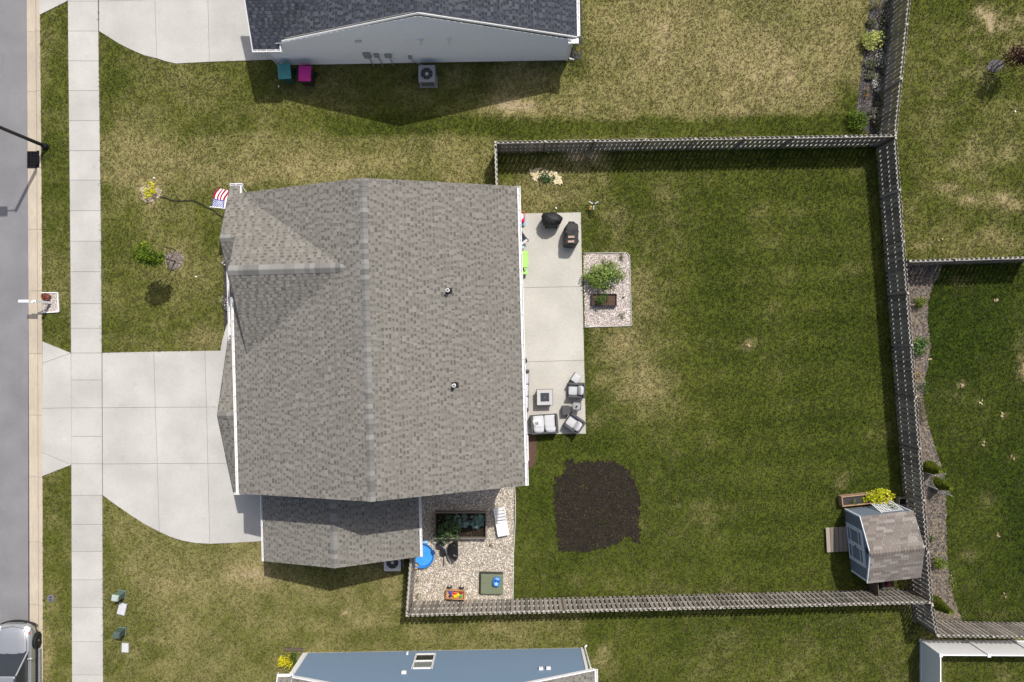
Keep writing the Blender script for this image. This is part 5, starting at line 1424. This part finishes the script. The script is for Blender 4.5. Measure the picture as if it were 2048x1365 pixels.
seat('loveseat', 'grey two seat wicker loveseat with a patterned pillow on it', 'loveseat', 1088.5, 848.5, 4, 1.32, .88, 2)
seat('armchair', 'grey wicker armchair by the ottoman, squared to the terrace', 'armchair', 1152.5, 781, 88, .72, .80, 1)
seat('armchair', 'grey wicker armchair turned at an angle by the terrace corner', 'armchair', 1148.5, 847.5, 55, .74, .80, 1)
seat('sofa', 'long grey sofa half under the eave', 'sofa', 0, 0, -91, 2.0, .86, 3, loc=P(1040, 781, .3, z=.022))
t = thing('pillow', 'white pillow with a grey ring pattern on the loveseat', 'pillow', P(1073.5, 846, .55, z=.50), R(14))
m = MB(); m.pillow((0, 0, .0), (.38, .38, .15), e=.45, rx=R(20)); m.build('cushion', M_trim, t, smooth=True)
m = MB(); m.lathe([(.055, .083), (.055, .090), (.085, .088), (.085, .080)], n=16)
for k in range(4): m.box((.12 * math.cos(k * 1.57 + .78), .12 * math.sin(k * 1.57 + .78), .075), (.06, .02, .012), rz=k * 1.57 + .78)
o = m.build('ring_print', M_grey, t); o.rotation_euler = (R(20), 0, 0)
t = thing('ottoman', 'small square grey ottoman turned at an angle above the armchair', 'ottoman', P(1152, 757, .4, z=.022), R(-35))
m = MB(); m.box((0, 0, .17), (.38, .44, .30), bev=.02); m.build('base', M_wick, t)
m = MB(); m.pillow((0, 0, .36), (.37, .43, .12), e=.2); m.build('cushion', M_cush, t, smooth=True)
t = thing('fire_table', 'square fire pit table with pale plank top on the terrace', 'fire table', P(1089.5, 795, .6, z=.022), R(1))
m = MB(); m.box((0, 0, .27), (.70, .70, .54)); m.build('base', M_wick, t)
m = MB(); m.box((0, 0, .555), (.785, .785, .03)); m.build('rim', M_black, t)
PT = mat('pale_plank', (.46, .45, .45), rough=.6, var=.08)
for x, y, w, d in ((.08, .29, .59, .165), (.29, -.08, .165, .59), (-.08, -.29, .59, .165), (-.29, .08, .165, .59)):
    m = MB(); m.box((x, y, .585), (w, d, .03), bev=.005); m.build('plank', PT, t)
m = MB(); m.box((0, 0, .578), (.41, .41, .02)); m.build('burner', mat('burner_slate', (.035, .045, .06), rough=.4), t)
m = MB(); m.lathe([(.06, .588), (.06, .60), (.04, .60)], n=12); m.build('burner_ring', M_bark, t)
t = thing('side_table', 'dark slatted side table beside the angled armchair', 'side table', P(1132, 821, .42, z=.022), R(2))
for i in range(4):
    m = MB(); m.box((-.135 + i * .09, 0, .43), (.082, .42, .03)); m.build('slat', M_wick, t)
m = MB(); m.box((0, 0, .21), (.34, .40, .40)); m.build('base', M_wick, t)
t = thing('tray_table', 'small dark tray table holding a drink between the armchairs', 'tray table', P(1153.5, 812.5, .5, z=.022), R(-2))
def rrect(w, d, r, z, n=4):
    out = []
    for cx, cy, a0 in ((w / 2 - r, d / 2 - r, 0), (-w / 2 + r, d / 2 - r, 90), (-w / 2 + r, -d / 2 + r, 180), (w / 2 - r, -d / 2 + r, 270)):
        for k in range(n + 1):
            a = R(a0 + 90 * k / n); out.append((cx + r * math.cos(a), cy + r * math.sin(a), z))
    return out
m = MB(); m.loft([rrect(.40, .40, .07, .46), rrect(.42, .42, .08, .50), rrect(.34, .34, .06, .50), rrect(.33, .33, .05, .475)], cap=False); m.build('tray', M_wick, t)
m = MB(); m.face(rrect(.335, .335, .05, .478)); m.build('tray_top', M_grey, t)
for s_ in (-1, 1):
    for q in (-1, 1):
        m = MB(); m.tube([(s_ * .15, q * .15, .47), (s_ * .18, q * .18, 0)], .014, 6); m.build('leg', M_blackm, t)
o = tag(MB().build('x', M_black), None) if False else None
t = thing('drink', 'dark drink in a glass on the tray table', 'drink', P(1153, 813, .5, z=.497))
m = MB(); m.lathe([(.035, 0), (.045, .12), (.040, .12), (.03, .02)], n=12); m.build('glass', M_glass, t)
t = thing('serving_mat', 'pale folded napkin lying on the tray table', 'napkin', P(1160.5, 812, .5, z=.499), R(-2)); m = MB(); m.box((0, 0, 0), (.05, .22, .008)); m.build('cloth', M_pale, t)

def covered(label, px, py, rings, h, loc_h=.6, seed=1, rz=0):
    t = thing('covered_grill', label, 'covered grill', P(px, py, loc_h, z=.022), R(rz)); q = random.Random(seed)
    m = MB(); out = []
    for z, f, poly in rings:
        pp = wobble([(x * f, y * f) for x, y in poly], 0, .12)
        out.append(pp)
    n = 28
    def resample(pl):
        L_ = [0]; 
        for i in range(len(pl)): L_.append(L_[-1] + (Vector(pl[(i + 1) % len(pl)]) - Vector(pl[i])).length)
        r_ = []
        for k in range(n):
            s_ = L_[-1] * k / n; i = max(j for j in range(len(pl)) if L_[j] <= s_ + 1e-9)
            r_.append(Vector(pl[i]).lerp(Vector(pl[(i + 1) % len(pl)]), (s_ - L_[i]) / max(1e-6, L_[i + 1] - L_[i])))
        return r_
    R_ = []
    for (z, f, poly), pl in zip(rings, out):
        R_.append([(p.x + q.uniform(-.018, .018), p.y + q.uniform(-.018, .018), z + q.uniform(-.02, .02)) for p in resample(pl)])
    m.loft(R_); m.build('cover', M_cover, t, smooth=True)
    for s_ in (-1, 1):
        w = MB(); w.lathe([(.03, -.025), (.09, -.025), (.09, .025), (.03, .025)], (s_ * .25, -.24, .09), 12, axis='X'); w.build('wheel', M_black, t)
    return t
K = [(-.50, .18), (-.42, .34), (-.2, .36), (.1, .36), (.34, .27), (.50, .10), (.50, -.06), (.36, -.2), (.16, -.27), (-.1, -.33), (-.36, -.22), (-.46, -.05)]
covered('bulky rounded grill under a black cover at the terrace\'s top edge', 1104, 440, [(.12, .92, K), (.5, .97, K), (.82, 1.0, K), (.98, .82, K), (1.06, .45, K), (1.09, .12, K)], 1.05, .85, 3)
K2 = [(-.33, .30), (-.10, .62), (.05, .60), (.32, .44), (.34, -.40), (.22, -.56), (-.33, -.55)]
covered('boxy grill under a black cover weighed down by two bricks', 1143.5, 468, [(.10, 1.03, K2), (.5, 1.01, K2), (.90, .99, K2), (1.0, .9, K2), (1.02, .5, K2), (1.02, .15, K2)], 1.05, .95, 4)
BR = mat('pale_brick', (.42, .30, .245), rough=.9, var=.15, scale=14)
for px, py, rz, lb in ((1142.5, 474.5, 1, 'pale brick lying higher on the boxy black grill cover'), (1142, 483.7, 2, 'pale brick lying lower on the boxy black grill cover')):
    t = MB(); t.box((0, 0, .045), (.30, .105, .07), bev=.006); tag(t.build('brick', BR, loc=P(px, py, 1.06, z=1.02), rz=R(rz)), lb, 'brick')

# things along the house wall
t = thing('ride_on_toy', 'red, white and blue toddler toy half under the eave', 'toy', P(1041, 436, .4, z=.022))
m = MB(); m.box((0, -.08, .10), (.44, .50, .20), taper=1.08, bev=.05); m.build('base', mat('pale_blue_plastic', (.25, .5, .68), rough=.4), t)
m = MB(); m.pillow((0, .0, .30), (.42, .50, .24), e=.5); m.build('body', mat('red_plastic', (.62, .02, .06), rough=.4), t, smooth=True)
m = MB(); m.pillow((-.02, .06, .40), (.34, .30, .10), e=.6); m.build('seat', M_trim, t, smooth=True)
m = MB(); m.tube([(-.1, .26, .3), (-.08, .29, .5), (.12, .29, .5), (.16, .26, .3)], .02, 6); m.build('handle', mat('orange_plastic', (.7, .13, .03), rough=.4), t)
t = thing('camp_chair', 'dark folding chair with a pale strip, half under the eave', 'chair', P(1042, 480, .4, z=.022), R(38))
m = MB(); m.box((0, 0, .38), (.50, .46, .03)); m.build('seat', mat('navy_cloth', (.025, .03, .05), rough=.8), t)
m = MB(); m.box((0, .26, .58), (.50, .05, .42), rx=R(-14), bev=.015); m.build('backrest', MATS['navy_cloth'], t)
m = MB(); m.box((0, -.18, .41), (.48, .10, .03)); m.build('pale_strip', M_pale, t)
for s_ in (-1, 1):
    m = MB(); m.tube([(s_ * .27, -.26, 0), (s_ * .27, .30, .62)], .016, 6); m.build('leg', M_steel, t)
    m = MB(); m.tube([(s_ * .27, .26, 0), (s_ * .27, -.26, .45)], .016, 6); m.build('leg', M_blackm, t)
t = thing('ball', 'pale blue ball beside the folding chair', 'ball', P(1044, 495, .1, z=.022))
m = MB(); m.lathe([(0, 0)] + [(.12 * math.sin(math.pi * k / 10), .12 - .12 * math.cos(math.pi * k / 10)) for k in range(1, 10)] + [(0, .24)], n=16); m.build('shell', mat('aqua_plastic', (.4, .68, .74), rough=.35), t, smooth=True)
t = thing('play_table', 'lime green children\'s table and bench half under the eave', 'play table', P(1039.5, 527, .5, z=.022), R(-1))
LM = mat('lime_plastic', (.36, .66, .16), rough=.4, var=.04)
m = MB(); m.box((0, .10, .49), (.80, .62, .06), bev=.03); m.build('tabletop', LM, t)
for y in (.52, -.42):
    m = MB(); m.box((0, y - .0, .30), (.78, .20, .05), bev=.025); m.build('bench', LM, t)
for s_ in (-1, 1):
    m = MB(); m.box((s_ * .25, .05, .24), (.10, .95, .48), taper=.8, bev=.02); m.build('leg', LM, t)
curve_tube('wire_hoop', [(1036, 546), (1044, 546), (1049, 549), (1049, 555), (1044, 560), (1036, 562)], .012, M_blackm, 'thin dark wire hoop lying below the lime table', 'hoop', z=.04)
for px, py, lb, fl in ((1046, 722, 'black round pot half under the eave above the sofa', False), (1047, 845, 'dark pot with a small plant at the terrace\'s lower left corner', True)):
    t = thing('flower_pot', lb, 'flower pot', P(px, py, .3, z=.022))
    m = MB(); m.lathe([(.13, 0), (.19, .34), (.20, .36), (.175, .36), (.165, .3), (0, .3)], n=18); m.build('pot', M_black, t)
    if fl: leaf_cloud((.02, 0, .40), (.16, .16, .10), 60, .08, G_DARK, 5, .5, 71).build('leaves', M_leaf, t)
planter('long dark planter with white edges along the house wall', 1043, 872, 1057, 921, .40, .03, M_trim, .30, M_mulch, R(1.5))

t = thing('garden_stake', 'small three armed garden spinner on the lawn by the grills', 'garden spinner', P(1187, 410, .4, z=0))
m = MB(); m.tube([(0, 0, 0), (0, 0, .55)], .015, 6); m.build('pole', M_blackm, t)
for a in (30, 150, 268):
    m = MB(); c = Vector((math.cos(R(a)), math.sin(R(a)), 0)); m.box(c * .15 + Vector((0, 0, .55)), (.22, .045, .012), rz=R(a), rx=R(20)); m.build('vane', M_pale, t)
m = MB(); m.lathe([(.05, .53), (.06, .56), (.02, .58)], n=10); m.build('hub', M_black, t)
m = MB(); m.lathe([(0, .3), (.085, .3), (.085, .33), (0, .33)], (-.11, -.12, -.05), n=14); m.build('sun_disc', mat('tan_disc', (.55, .36, .12), rough=.5), t)
stake('thin dark wooden stake in the bare spot mid lawn', 1491, 687, .25, .02, 0, M_wood_p, .015)
t = MB(); t.box((0, 0, .04), (.10, .14, .06), bev=.02); tag(t.build('stone', M_stone if False else mat('tan_stone', (.45, .33, .2), rough=.9), loc=P(1497, 692), rz=.5), 'small tan stone in the bare spot mid lawn', 'stone')

# ------------------------------------------------------------------ side gravel
t = thing('lounge_chair', 'white slatted lounge chair on the side gravel', 'lounge chair', P(1002, 1043, .3, z=0), R(8))
for s_ in (-1, 1):
    m = MB(); m.box((s_ * .25, .02, .30), (.05, 1.30, .06), bev=.015); m.build('side_rail', M_white, t)
    for y in (-.5, .45):
        m = MB(); m.tube([(s_ * .25, y, .3), (s_ * .27, y, .0)], .022, 6); m.build('leg', M_white, t)
m = MB(); m.box((.02, -.40, .345), (.56, .62, .035), rz=R(3), bev=.012); m.build('seat_panel', M_white, t)
for i in range(5):
    m = MB(); y = -.02 + i * .165; m.box((0, y, .345 + i * .055), (.47, .115, .025), rx=R(18)); m.build('slat', M_white, t)
for s_ in (-1, 1):
    m = MB(); m.tube([(s_ * .25, -.08, .34), (s_ * .25, .70, .60)], .024, 6); m.build('back_rail', M_white, t)
m = MB(); m.tube([(-.25, .70, .60), (.25, .70, .60)], .024, 6); m.build('head_rail', M_white, t)

t = thing('paddling_pool', 'round blue paddling pool at the corner of the wing roof', 'paddling pool', P(843.5, 1112, .25, z=0))
m = MB(); m.lathe([(.54, 0), (.60, .26), (.605, .285), (.585, .29), (.565, .27), (.53, .12), (.50, .10), (0, .09)], n=40); m.build('shell', M_blue, t, smooth=True)
m = MB(); m.lathe([(.52, .125), (0, .125)], n=36); m.build('water', mat('pool_water', (.06, .33, .78), rough=.06, var=.12, scale=3, spec=.5), t)
m = MB(); m.box((.56, .18, .29), (.16, .22, .05), rz=R(20), bev=.02); m.build('tab', mat('navy_plastic', (.02, .06, .2), rough=.4), t)
m = MB(); m.box((.16, .66, .12), (.26, .14, .24), rz=R(-8), bev=.02); m.build('step', mat('sky_plastic', (.35, .6, .8), rough=.4), t)
t = thing('tree_stump', 'sawn wooden log beside the paddling pool and fence', 'log', P(832, 1133, .2, z=0))
m = MB(); m.lathe([(.16, 0), (.15, .24), (.13, .255)], n=12); m.build('bark', M_bark, t)
m = MB(); m.lathe([(.135, .257), (0, .257)], n=12); m.build('cut_face', mat('cut_wood', (.45, .30, .16), rough=.8, scale=12), t)

t = thing('wheelbarrow', 'black wheelbarrow lying tipped on its side by the raised bed', 'wheelbarrow', P(888, 1101, .2, z=0))
BG = mat('glossy_black', (.02, .02, .022), rough=.25, spec=.6)
rr = []
for k, (w, l) in enumerate(((.30, .50), (.40, .72), (.46, .82))):
    rr.append([(x, y, .18 * k) for x, y in [(v[0], v[1]) for v in rrect(w * 1.1, l * 1.1, .14, 0)]])
m = MB(); Mx = Matrix.Translation((.26, .05, .34)) @ Matrix.Rotation(R(68), 4, 'Y') @ Matrix.Rotation(R(4), 4, 'Z')
rr = [[Mx @ Vector(p) for p in r_] for r_ in rr]; m.loft(rr, cap=False); m.face(rr[0][::-1]); m.build('tray', BG, t, smooth=True)
m = MB(); m.lathe([(.06, -.05), (.17, -.06), (.20, -.03), (.20, .03), (.17, .06), (.06, .05)], (-.21, .20, .10), 18, col=(1, 1, 1)); m.build('wheel', M_black, t, smooth=True)
for pts in ([(-.2, .24, .14), (.06, .1, .22), (.20, -.32, .3), (.34, -.58, .28)], [(-.2, .16, .08), (-.05, -.1, .1), (-.02, -.36, .12), (-.02, -.78, .14)]):
    m = MB(); m.tube(pts, .02, 6); m.build('handle', M_grey if pts[1][0] > 0 else M_black, t)
m = MB(); m.box((-.08, -.16, .06), (.30, .36, .05), bev=.02); m.build('leg_plate', M_black, t)
m = MB(); m.tube([(-.18, -.05, .1), (.1, -.2, .18), (-.1, -.34, .1)], .018, 6); m.build('brace', M_black, t)

t = thing('toy_wagon', 'wooden toy wagon full of toys standing against the fence', 'wagon', P(910.5, 1189, .25, z=0), R(-3))
WW = mat('orange_wood', (.50, .27, .13), rough=.7, var=.15)
m = MB(); m.box((0, 0, .17), (.84, .40, .03)); m.build('floor', WW, t)
for x, y, w, d in ((0, .205, .90, .025), (0, -.205, .90, .025), (-.44, 0, .025, .39), (.44, 0, .025, .39)):
    m = MB(); m.box((x, y, .26), (w, d, .20)); m.build('side_board', WW, t)
for x in (-.31, .29):
    for s_ in (-1, 1):
        w = MB(); w.lathe([(.04, -.035), (.105, -.04), (.12, -.02), (.12, .02), (.105, .04), (.04, .035)], (x, s_ * .30, .12), 18, axis='Y'); wo = w.build('wheel', M_black, t, smooth=True)
        h_ = MB(); h_.lathe([(.055, -.045), (.055, .045)], (x, s_ * .30, .12), 12, axis='Y'); h_.build('hub', M_trim, wo)
m = MB(); m.tube([(.44, -.06, .18), (.47, -.22, .28), (.52, -.50, .40)], .022, 6); m.build('pull_handle', WW, t)
TOY = [('toy_truck', 'yellow toy truck lying in the wagon', (.06, -.06), (.34, .13, .12), 32, (.80, .62, .02)), ('toy_ball', 'blue toy in the wagon\'s upper left corner', (-.24, .10), (.17, .14, .12), 0, (.04, .09, .5)),
       ('toy_shovel', 'red toy lying across the middle of the wagon', (-.06, .07), (.30, .08, .08), -18, (.65, .05, .03)), ('toy_block', 'green toy in the wagon\'s lower right corner', (.27, -.10), (.15, .11, .11), 10, (.05, .45, .07)),
       ('toy_bucket', 'dark red toy in the wagon\'s upper right corner', (.28, .09), (.20, .12, .11), 0, (.33, .02, .03)), ('toy_car', 'navy toy in the wagon\'s lower left', (-.23, -.07), (.2, .12, .1), 30, (.03, .04, .14)), ('toy_scoop', 'orange toy left of the yellow truck', (-.10, -.06), (.14, .10, .1), -30, (.8, .2, .03))]
wl_ = P(910.5, 1189, .25, z=0)
for nm, lb, (x, y), d, rz, c in TOY:
    o = thing(nm, lb, 'toy', wl_ + Vector((x, y, .19)), R(rz)); MM = mat('toy_' + nm, c, rough=.4, var=.03)
    m = MB(); m.pillow((0, 0, d[2] / 2), d, e=.5, n=10, m=6); m.build('body', MM, o, smooth=True)
    m = MB()
    if nm == 'toy_truck': m.box((.08, 0, d[2] + .02), (.09, .10, .05), bev=.01)
    else: m.tube([(-d[0] * .3, 0, d[2] * .8), (0, 0, d[2] * 1.5), (d[0] * .3, 0, d[2] * .8)], .012, 5)
    m.build('cab' if nm == 'toy_truck' else 'handle', MM, o)

t = thing('sandbox', 'square sandbox closed with an olive green lid on the gravel', 'sandbox', P(983, 1169, .25, z=0), R(-1))
OL = mat('olive_plastic', (.155, .18, .115), rough=.6, var=.06); OD = mat('dark_olive', (.04, .045, .035), rough=.7)
m = MB(); m.box((-.03, .02, .10), (1.16, 1.06, .20), taper=.96, bev=.04); m.build('tub', OD, t)
m = MB(); m.box((.02, -.02, .215), (1.08, .98, .05), taper=.97, bev=.02); lid = m.build('lid', OL, t)
for x, y, w, d in ((-.30, .22, .42, .40), (.28, .22, .46, .40), (-.30, -.26, .42, .40), (.28, -.26, .46, .40)):
    m = MB(); m.box((x, y, .243), (w, d, .014), taper=.97, bev=.005); m.build('raised_panel', OL, lid)
for x in (-.2, .22):
    m = MB(); m.box((x, .50, .20), (.09, .05, .05), bev=.01); m.build('latch', OD, t)
t = thing('toy_sled', 'bright blue moulded toy on the green sandbox lid', 'toy', P(993, 1165, .4, z=.25), R(-12))
m = MB(); m.pillow((0, 0, .10), (.36, .48, .20), e=.6); m.build('shell', M_blue, t, smooth=True)
m = MB(); m.pillow((.0, -.08, .20), (.17, .16, .05), e=.7); m.build('pale_top', mat('sky_plastic2', (.3, .6, .85), rough=.4), t, smooth=True)
m = MB(); m.tube([(-.1, .1, .16), (-.05, .12, .26), (.1, .12, .26), (.14, .1, .16)], .015, 5); m.build('handle', MATS['navy_plastic'], t)
for s_ in (-1, 1):
    m = MB(); m.lathe([(.035, .19), (.03, .215), (0, .215)], (s_ * .06, .04, 0), 10); m.build('knob', M_black, t)

# ------------------------------------------------------------------ shed
def shed():
    c = Q(719, 391); c.z = 0
    t = thing('shed', 'small slate blue garden shed with brown shingle roof and white trimmed doors', 'shed', c, R(6.3))
    hw, hl, he, hr = 1.22, 1.56, 1.87, 2.52
    z = lambda y: hr - (hr - he) / hl * abs(y)
    f = MB(); f.box((0, 0, .06), (2 * hw - .06, 2 * hl - .1, .12)); f.build('floor', M_deck, t)
    def panel_wall(a, b, tops):
        a3 = Vector((*a, 0)); b3 = Vector((*b, 0)); d = b3 - a3; up = [a3.lerp(b3, k) + Vector((0, 0, zz)) for k, zz in tops]
        m = MB(); nrm = Vector((d.y, -d.x, 0)).normalized()
        pts = [a3 + Vector((0, 0, .1)), b3 + Vector((0, 0, .1))] + up[::-1]
        m.mesh(pts + [p - nrm * .04 for p in pts], [tuple(range(len(pts))), tuple(range(2 * len(pts) - 1, len(pts) - 1, -1))])
        return m.build('wall', M_shed, t)
    wl, ww = hl - .06, hw - .03
    panel_wall((-ww, wl), (-ww, -wl), [(0, z(wl) - .03), (.5, hr - .05), (1, z(wl) - .03)])
    panel_wall((ww, -wl), (ww, wl), [(0, z(wl) - .03), (.5, hr - .05), (1, z(wl) - .03)])
    panel_wall((ww, wl), (-ww, wl), [(0, he - .0), (1, he - .0)]); panel_wall((-ww, -wl), (ww, -wl), [(0, he), (1, he)])
    TR = mat('pale_blue_trim', (.70, .76, .83), rough=.5, var=.04)
    for x, y in ((-ww, wl), (-ww, -wl), (ww, wl), (ww, -wl)):
        m = MB(); m.box((x, y, .98), (.075, .075, 1.76)); m.build('corner_board', TR, t)
    # roof: boards, then every shingle on its own
    for s_, nm in ((1, 0), (-1, 1)):
        A = Vector((-hw - .02, s_ * hl, he)); B = Vector((hw + .02, s_ * hl, he)); C_ = Vector((hw + .02, 0, hr)); D_ = Vector((-hw - .02, 0, hr))
        q = [A, B, C_, D_] if s_ < 0 else [B, A, D_, C_]
        n, u, w = frame_of(q)
        m = MB(); m.mesh([p - n * .005 for p in q] + [p - n * .05 for p in q], [(0, 1, 2, 3), (7, 6, 5, 4)] + [(i, (i + 1) % 4, 4 + (i + 1) % 4, 4 + i) for i in range(4)])
        ro = m.build('roof', TR, t)
        Lw = (q[1] - q[0]).length; Lh = (q[3] - q[0]).length; e = Lh / 12; cw = .40
        for k in range(12):
            off = -(k % 2) * cw * .5 - (k % 3) * .09
            x = off
            while x < Lw - .02:
                a_, b_ = max(0, x), min(Lw, x + cw - .006)
                if b_ - a_ > .03:
                    mid = q[0] + u * ((a_ + b_) / 2) + w * (k * e)
                    me = SHM(round(b_ - a_, 2), e)
                    o = bpy.data.objects.new('shingle', me); COL.objects.link(o); o.parent = ro
                    M_ = Matrix((u, w, n)).transposed().to_4x4(); M_.translation = mid; o.matrix_local = M_
                x += cw
        if s_ > 0: north = ro
    CAPM = mat('shed_cap', (.195, .168, .148), rough=.95, var=.1, scale=30, rnd=.2)
    ridge_caps(north, (-hw - .03, 0, hr + .012), (hw + .02, 0, hr + .012), .14, .416, .416, CAPM, step=.14)
    rk = MB()
    for s_ in (1, -1): rake(rk, (-hw - .02, s_ * hl, he - .01), (-hw - .02, 0, hr - .01), side=Vector((-1, 0, 0)), w=.03, h=.09)
    rk.build('rake_board', TR, t)
    # double doors in the front gable
    x = -ww - .018; y0, y1, z0, z1 = -.80, .80, .14, 1.72
    for s_ in (0, 1):
        a = y0 if s_ == 0 else .012; b_ = -.012 if s_ == 0 else y1
        m = MB(); m.box((x, (a + b_) / 2, (z0 + z1) / 2), (.03, b_ - a, z1 - z0)); do = m.build('door', M_shed, t)
        for yy in (a + .045, b_ - .045):
            m = MB(); m.box((x - .022, yy, (z0 + z1) / 2), (.018, .085, z1 - z0)); m.build('door_trim', TR, do)
        for zz in (z0 + .045, z1 - .045, z0 + .38, z1 - .36):
            m = MB(); th = .09 if zz in (z0 + .045, z1 - .045) else .035
            m.box((x - .020, (a + b_) / 2, zz), (.014, b_ - a - .17, th)); m.build('door_trim', TR, do)
        if s_ == 0:
            m = MB(); m.box((x - .045, b_ - .05, 1.0), (.03, .06, .12), bev=.01); m.build('handle', M_blackm, do)
    for yy in (y0 - .05, y1 + .05):
        m = MB(); m.box((x - .004, yy, (z0 + z1) / 2), (.03, .07, z1 - z0 + .08)); m.build('door_casing', TR, t)
    m = MB(); m.box((x - .004, 0, z1 + .06), (.03, 1.76, .08)); m.build('door_casing', TR, t)
    m = MB(); m.box((x - .004, .03, 2.12), (.03, .26, .18)); m.build('gable_vent', M_dark, t)
    return t
SHC = {}
SHMATS = []
def SHM(w, e):
    key = (w, rng.randrange(7))
    if key not in SHC:
        m = MB(); h = w / 2; l = e * 1.08
        col = [(.195, .170, .150), (.212, .186, .166), (.168, .145, .130), (.275, .25, .226), (.198, .173, .155), (.178, .150, .138), (.232, .206, .187)][key[1]]
        m.col = col
        for k in range(3):
            a = -h + w * k / 3 + .002; b_ = -h + w * (k + 1) / 3 - .002
            vs = [(a, 0, .002), (b_, 0, .002), (b_, 0, .012), (a, 0, .012), (b_, l, .003), (a, l, .003)]
            m.mesh(vs, [(0, 1, 2, 3), (3, 2, 4, 5), (0, 3, 5), (1, 4, 2)])
        o = m.build('shingle', M_shing); SHC[key] = o.data; bpy.data.objects.remove(o)
    return SHC[key]
shed()
t = thing('deck_step', 'small grey plank step in front of the shed doors', 'step', P(1677, 1079, .12, z=0), R(3))
for i in range(6):
    m = MB(); m.box((-.51 + i * .205, 0, .145), (.19, 1.20, .04), bev=.006); m.build('plank', M_deck if i else mat('pale_deck', (.34, .29, .24), rough=.9, streak=(5, .5, 1)), t)
for s_ in (-1, 1):
    m = MB(); m.box((0, s_ * .45, .06), (1.18, .09, .12)); m.build('joist', M_wood_p, t)
planter('wooden raised planter along the shed\'s sunny side', 1682, 988, 1775, 1008, .42, .045, mat('tan_wood', (.36, .235, .15), rough=.85, var=.15), .30, M_mulch, R(6))
planter('low wooden box end between the yellow shrub and the fence', 1796, 996, 1827, 1012, .35, .045, M_deck, .2, M_soil, R(-4))
plant('bush', 'large bright lime yellow bush against the shed', 'bush', 1762, 993, 26, 13, .95, 620, .12, LIME, clumps=17, hollow=.2)
plant('bush', 'small lime yellow bush left of the large yellow one', 'bush', 1736, 1000, 10, 7, .55, 130, .10, LIME, clumps=7)
plant('plant', 'green plant with a white flower at the planter\'s left end', 'plant', 1702, 1005, 9, 9, .55, 110, .09, [(.09, .15, .04), (.14, .2, .05), (.09, .15, .04)], clumps=6)
plant('plant', 'green plant in the middle of the shed planter', 'plant', 1716, 1006, 9, 7, .5, 90, .09, G1, clumps=6)
plant('plant', 'climbing green plant at the top end of the white trellis', 'plant', 1777, 1012, 7, 6, 1.5, 60, .09, [(.12, .19, .05)], clumps=4)
t = thing('trellis', 'white lattice trellis leaning on the shed wall', 'trellis', P(1737, 1008, .3, z=.30), R(6.3))
tw, th_ = 1.0, 1.5; tilt = R(12)
Mx = Matrix.Rotation(-tilt * -1, 4, 'X')
def tl(x, z): return Vector((x, -z * math.sin(tilt) + .03, z * math.cos(tilt)))
q = MB()
for i in range(9): q.box(tl(.08 + tw * i / 8, th_ / 2), (.028, .012, th_), rx=tilt)
for i in range(11): q.box(tl(.08 + tw / 2, th_ * i / 10) + Vector((0, .012, 0)), (tw, .012, .028), rx=tilt)
q.build('lattice', M_white, t)['kind'] = 'stuff'
for i in (0, 1):
    q = MB(); q.box(tl(.08 + tw * i, th_ / 2) + Vector((0, .018, 0)), (.045, .025, th_ + .05), rx=tilt); q.build('frame_bar', M_white, t)
t = thing('wood_panel', 'dark upright wooden panel between the shed and the fence', 'panel', P(1737, 1164), R(94))
for i in range(4):
    m = MB(); m.box((-.39 + i * .26, 0, .5), (.252, .03, 1.0)); m.build('board', M_wood_p, t)
t = thing('lawn_mower', 'dark lawn mower half hidden behind the shed', 'lawn mower', P(1775, 1168, .3, z=0), R(8))
m = MB(); m.box((0, 0, .20), (.62, .46, .18), bev=.06); m.build('deck', M_black, t)
m = MB(); m.lathe([(.14, .28), (.14, .40), (.08, .44), (0, .44)], (.05, 0, 0), 14); m.build('engine', mat('dark_red', (.12, .025, .02), rough=.5), t)
for x in (-.28, .28):
    for s_ in (-1, 1):
        w = MB(); w.lathe([(.03, -.03), (.10, -.03), (.10, .03), (.03, .03)], (x, s_ * .25, .10), 12, axis='Y'); w.build('wheel', M_black, t)
for s_ in (-1, 1):
    m = MB(); m.tube([(-.25, s_ * .2, .25), (.25, s_ * .2, .42)], .014, 6); m.build('handle', M_steel, t)
m = MB(); m.tube([(.25, -.2, .42), (.25, .2, .42)], .016, 6); m.build('handle', M_black, t)

# litter and leaves lying about
for px, py, lb in ((558, 174, 'white scrap of litter below the bins'), (309, 357, 'white scrap of litter above the yellow sapling'), (393, 554, 'white scrap of litter on the lawn right of the green tree shadow'), (1112, 417, 'white scrap of litter at the terrace\'s top edge'), (2029, 224, 'white scrap of litter in the upper right lawn')):
    m = MB(); m.pillow((0, 0, .06), (.07, .10, .03), e=.7, n=8, m=4); tag(m.build('litter', M_trim, loc=P(px, py), rz=rng.uniform(0, 3)), lb, 'litter')
q = random.Random(3); m = MB()
for px, py in ((1925, 770), (1968, 888), (2025, 915), (1960, 805), (2005, 830), (1995, 1070), (2010, 1190), (1990, 600), (1880, 480), (1860, 720)):
    for k in range(3):
        p = P(px + q.uniform(-4, 4), py + q.uniform(-4, 4)) + Vector((0, 0, .055)); a = q.uniform(0, 6.28); l = q.uniform(.05, .09)
        d = Vector((math.cos(a), math.sin(a), .2)) * l; e = Vector((-math.sin(a), math.cos(a), .1)) * l * .5
        m.face([p - d, p + e, p + d, p - e], q.choice([(.38, .30, .17), (.33, .24, .13), (.42, .35, .22)]))
m.build('dry_leaves', M_tint)['kind'] = 'stuff'
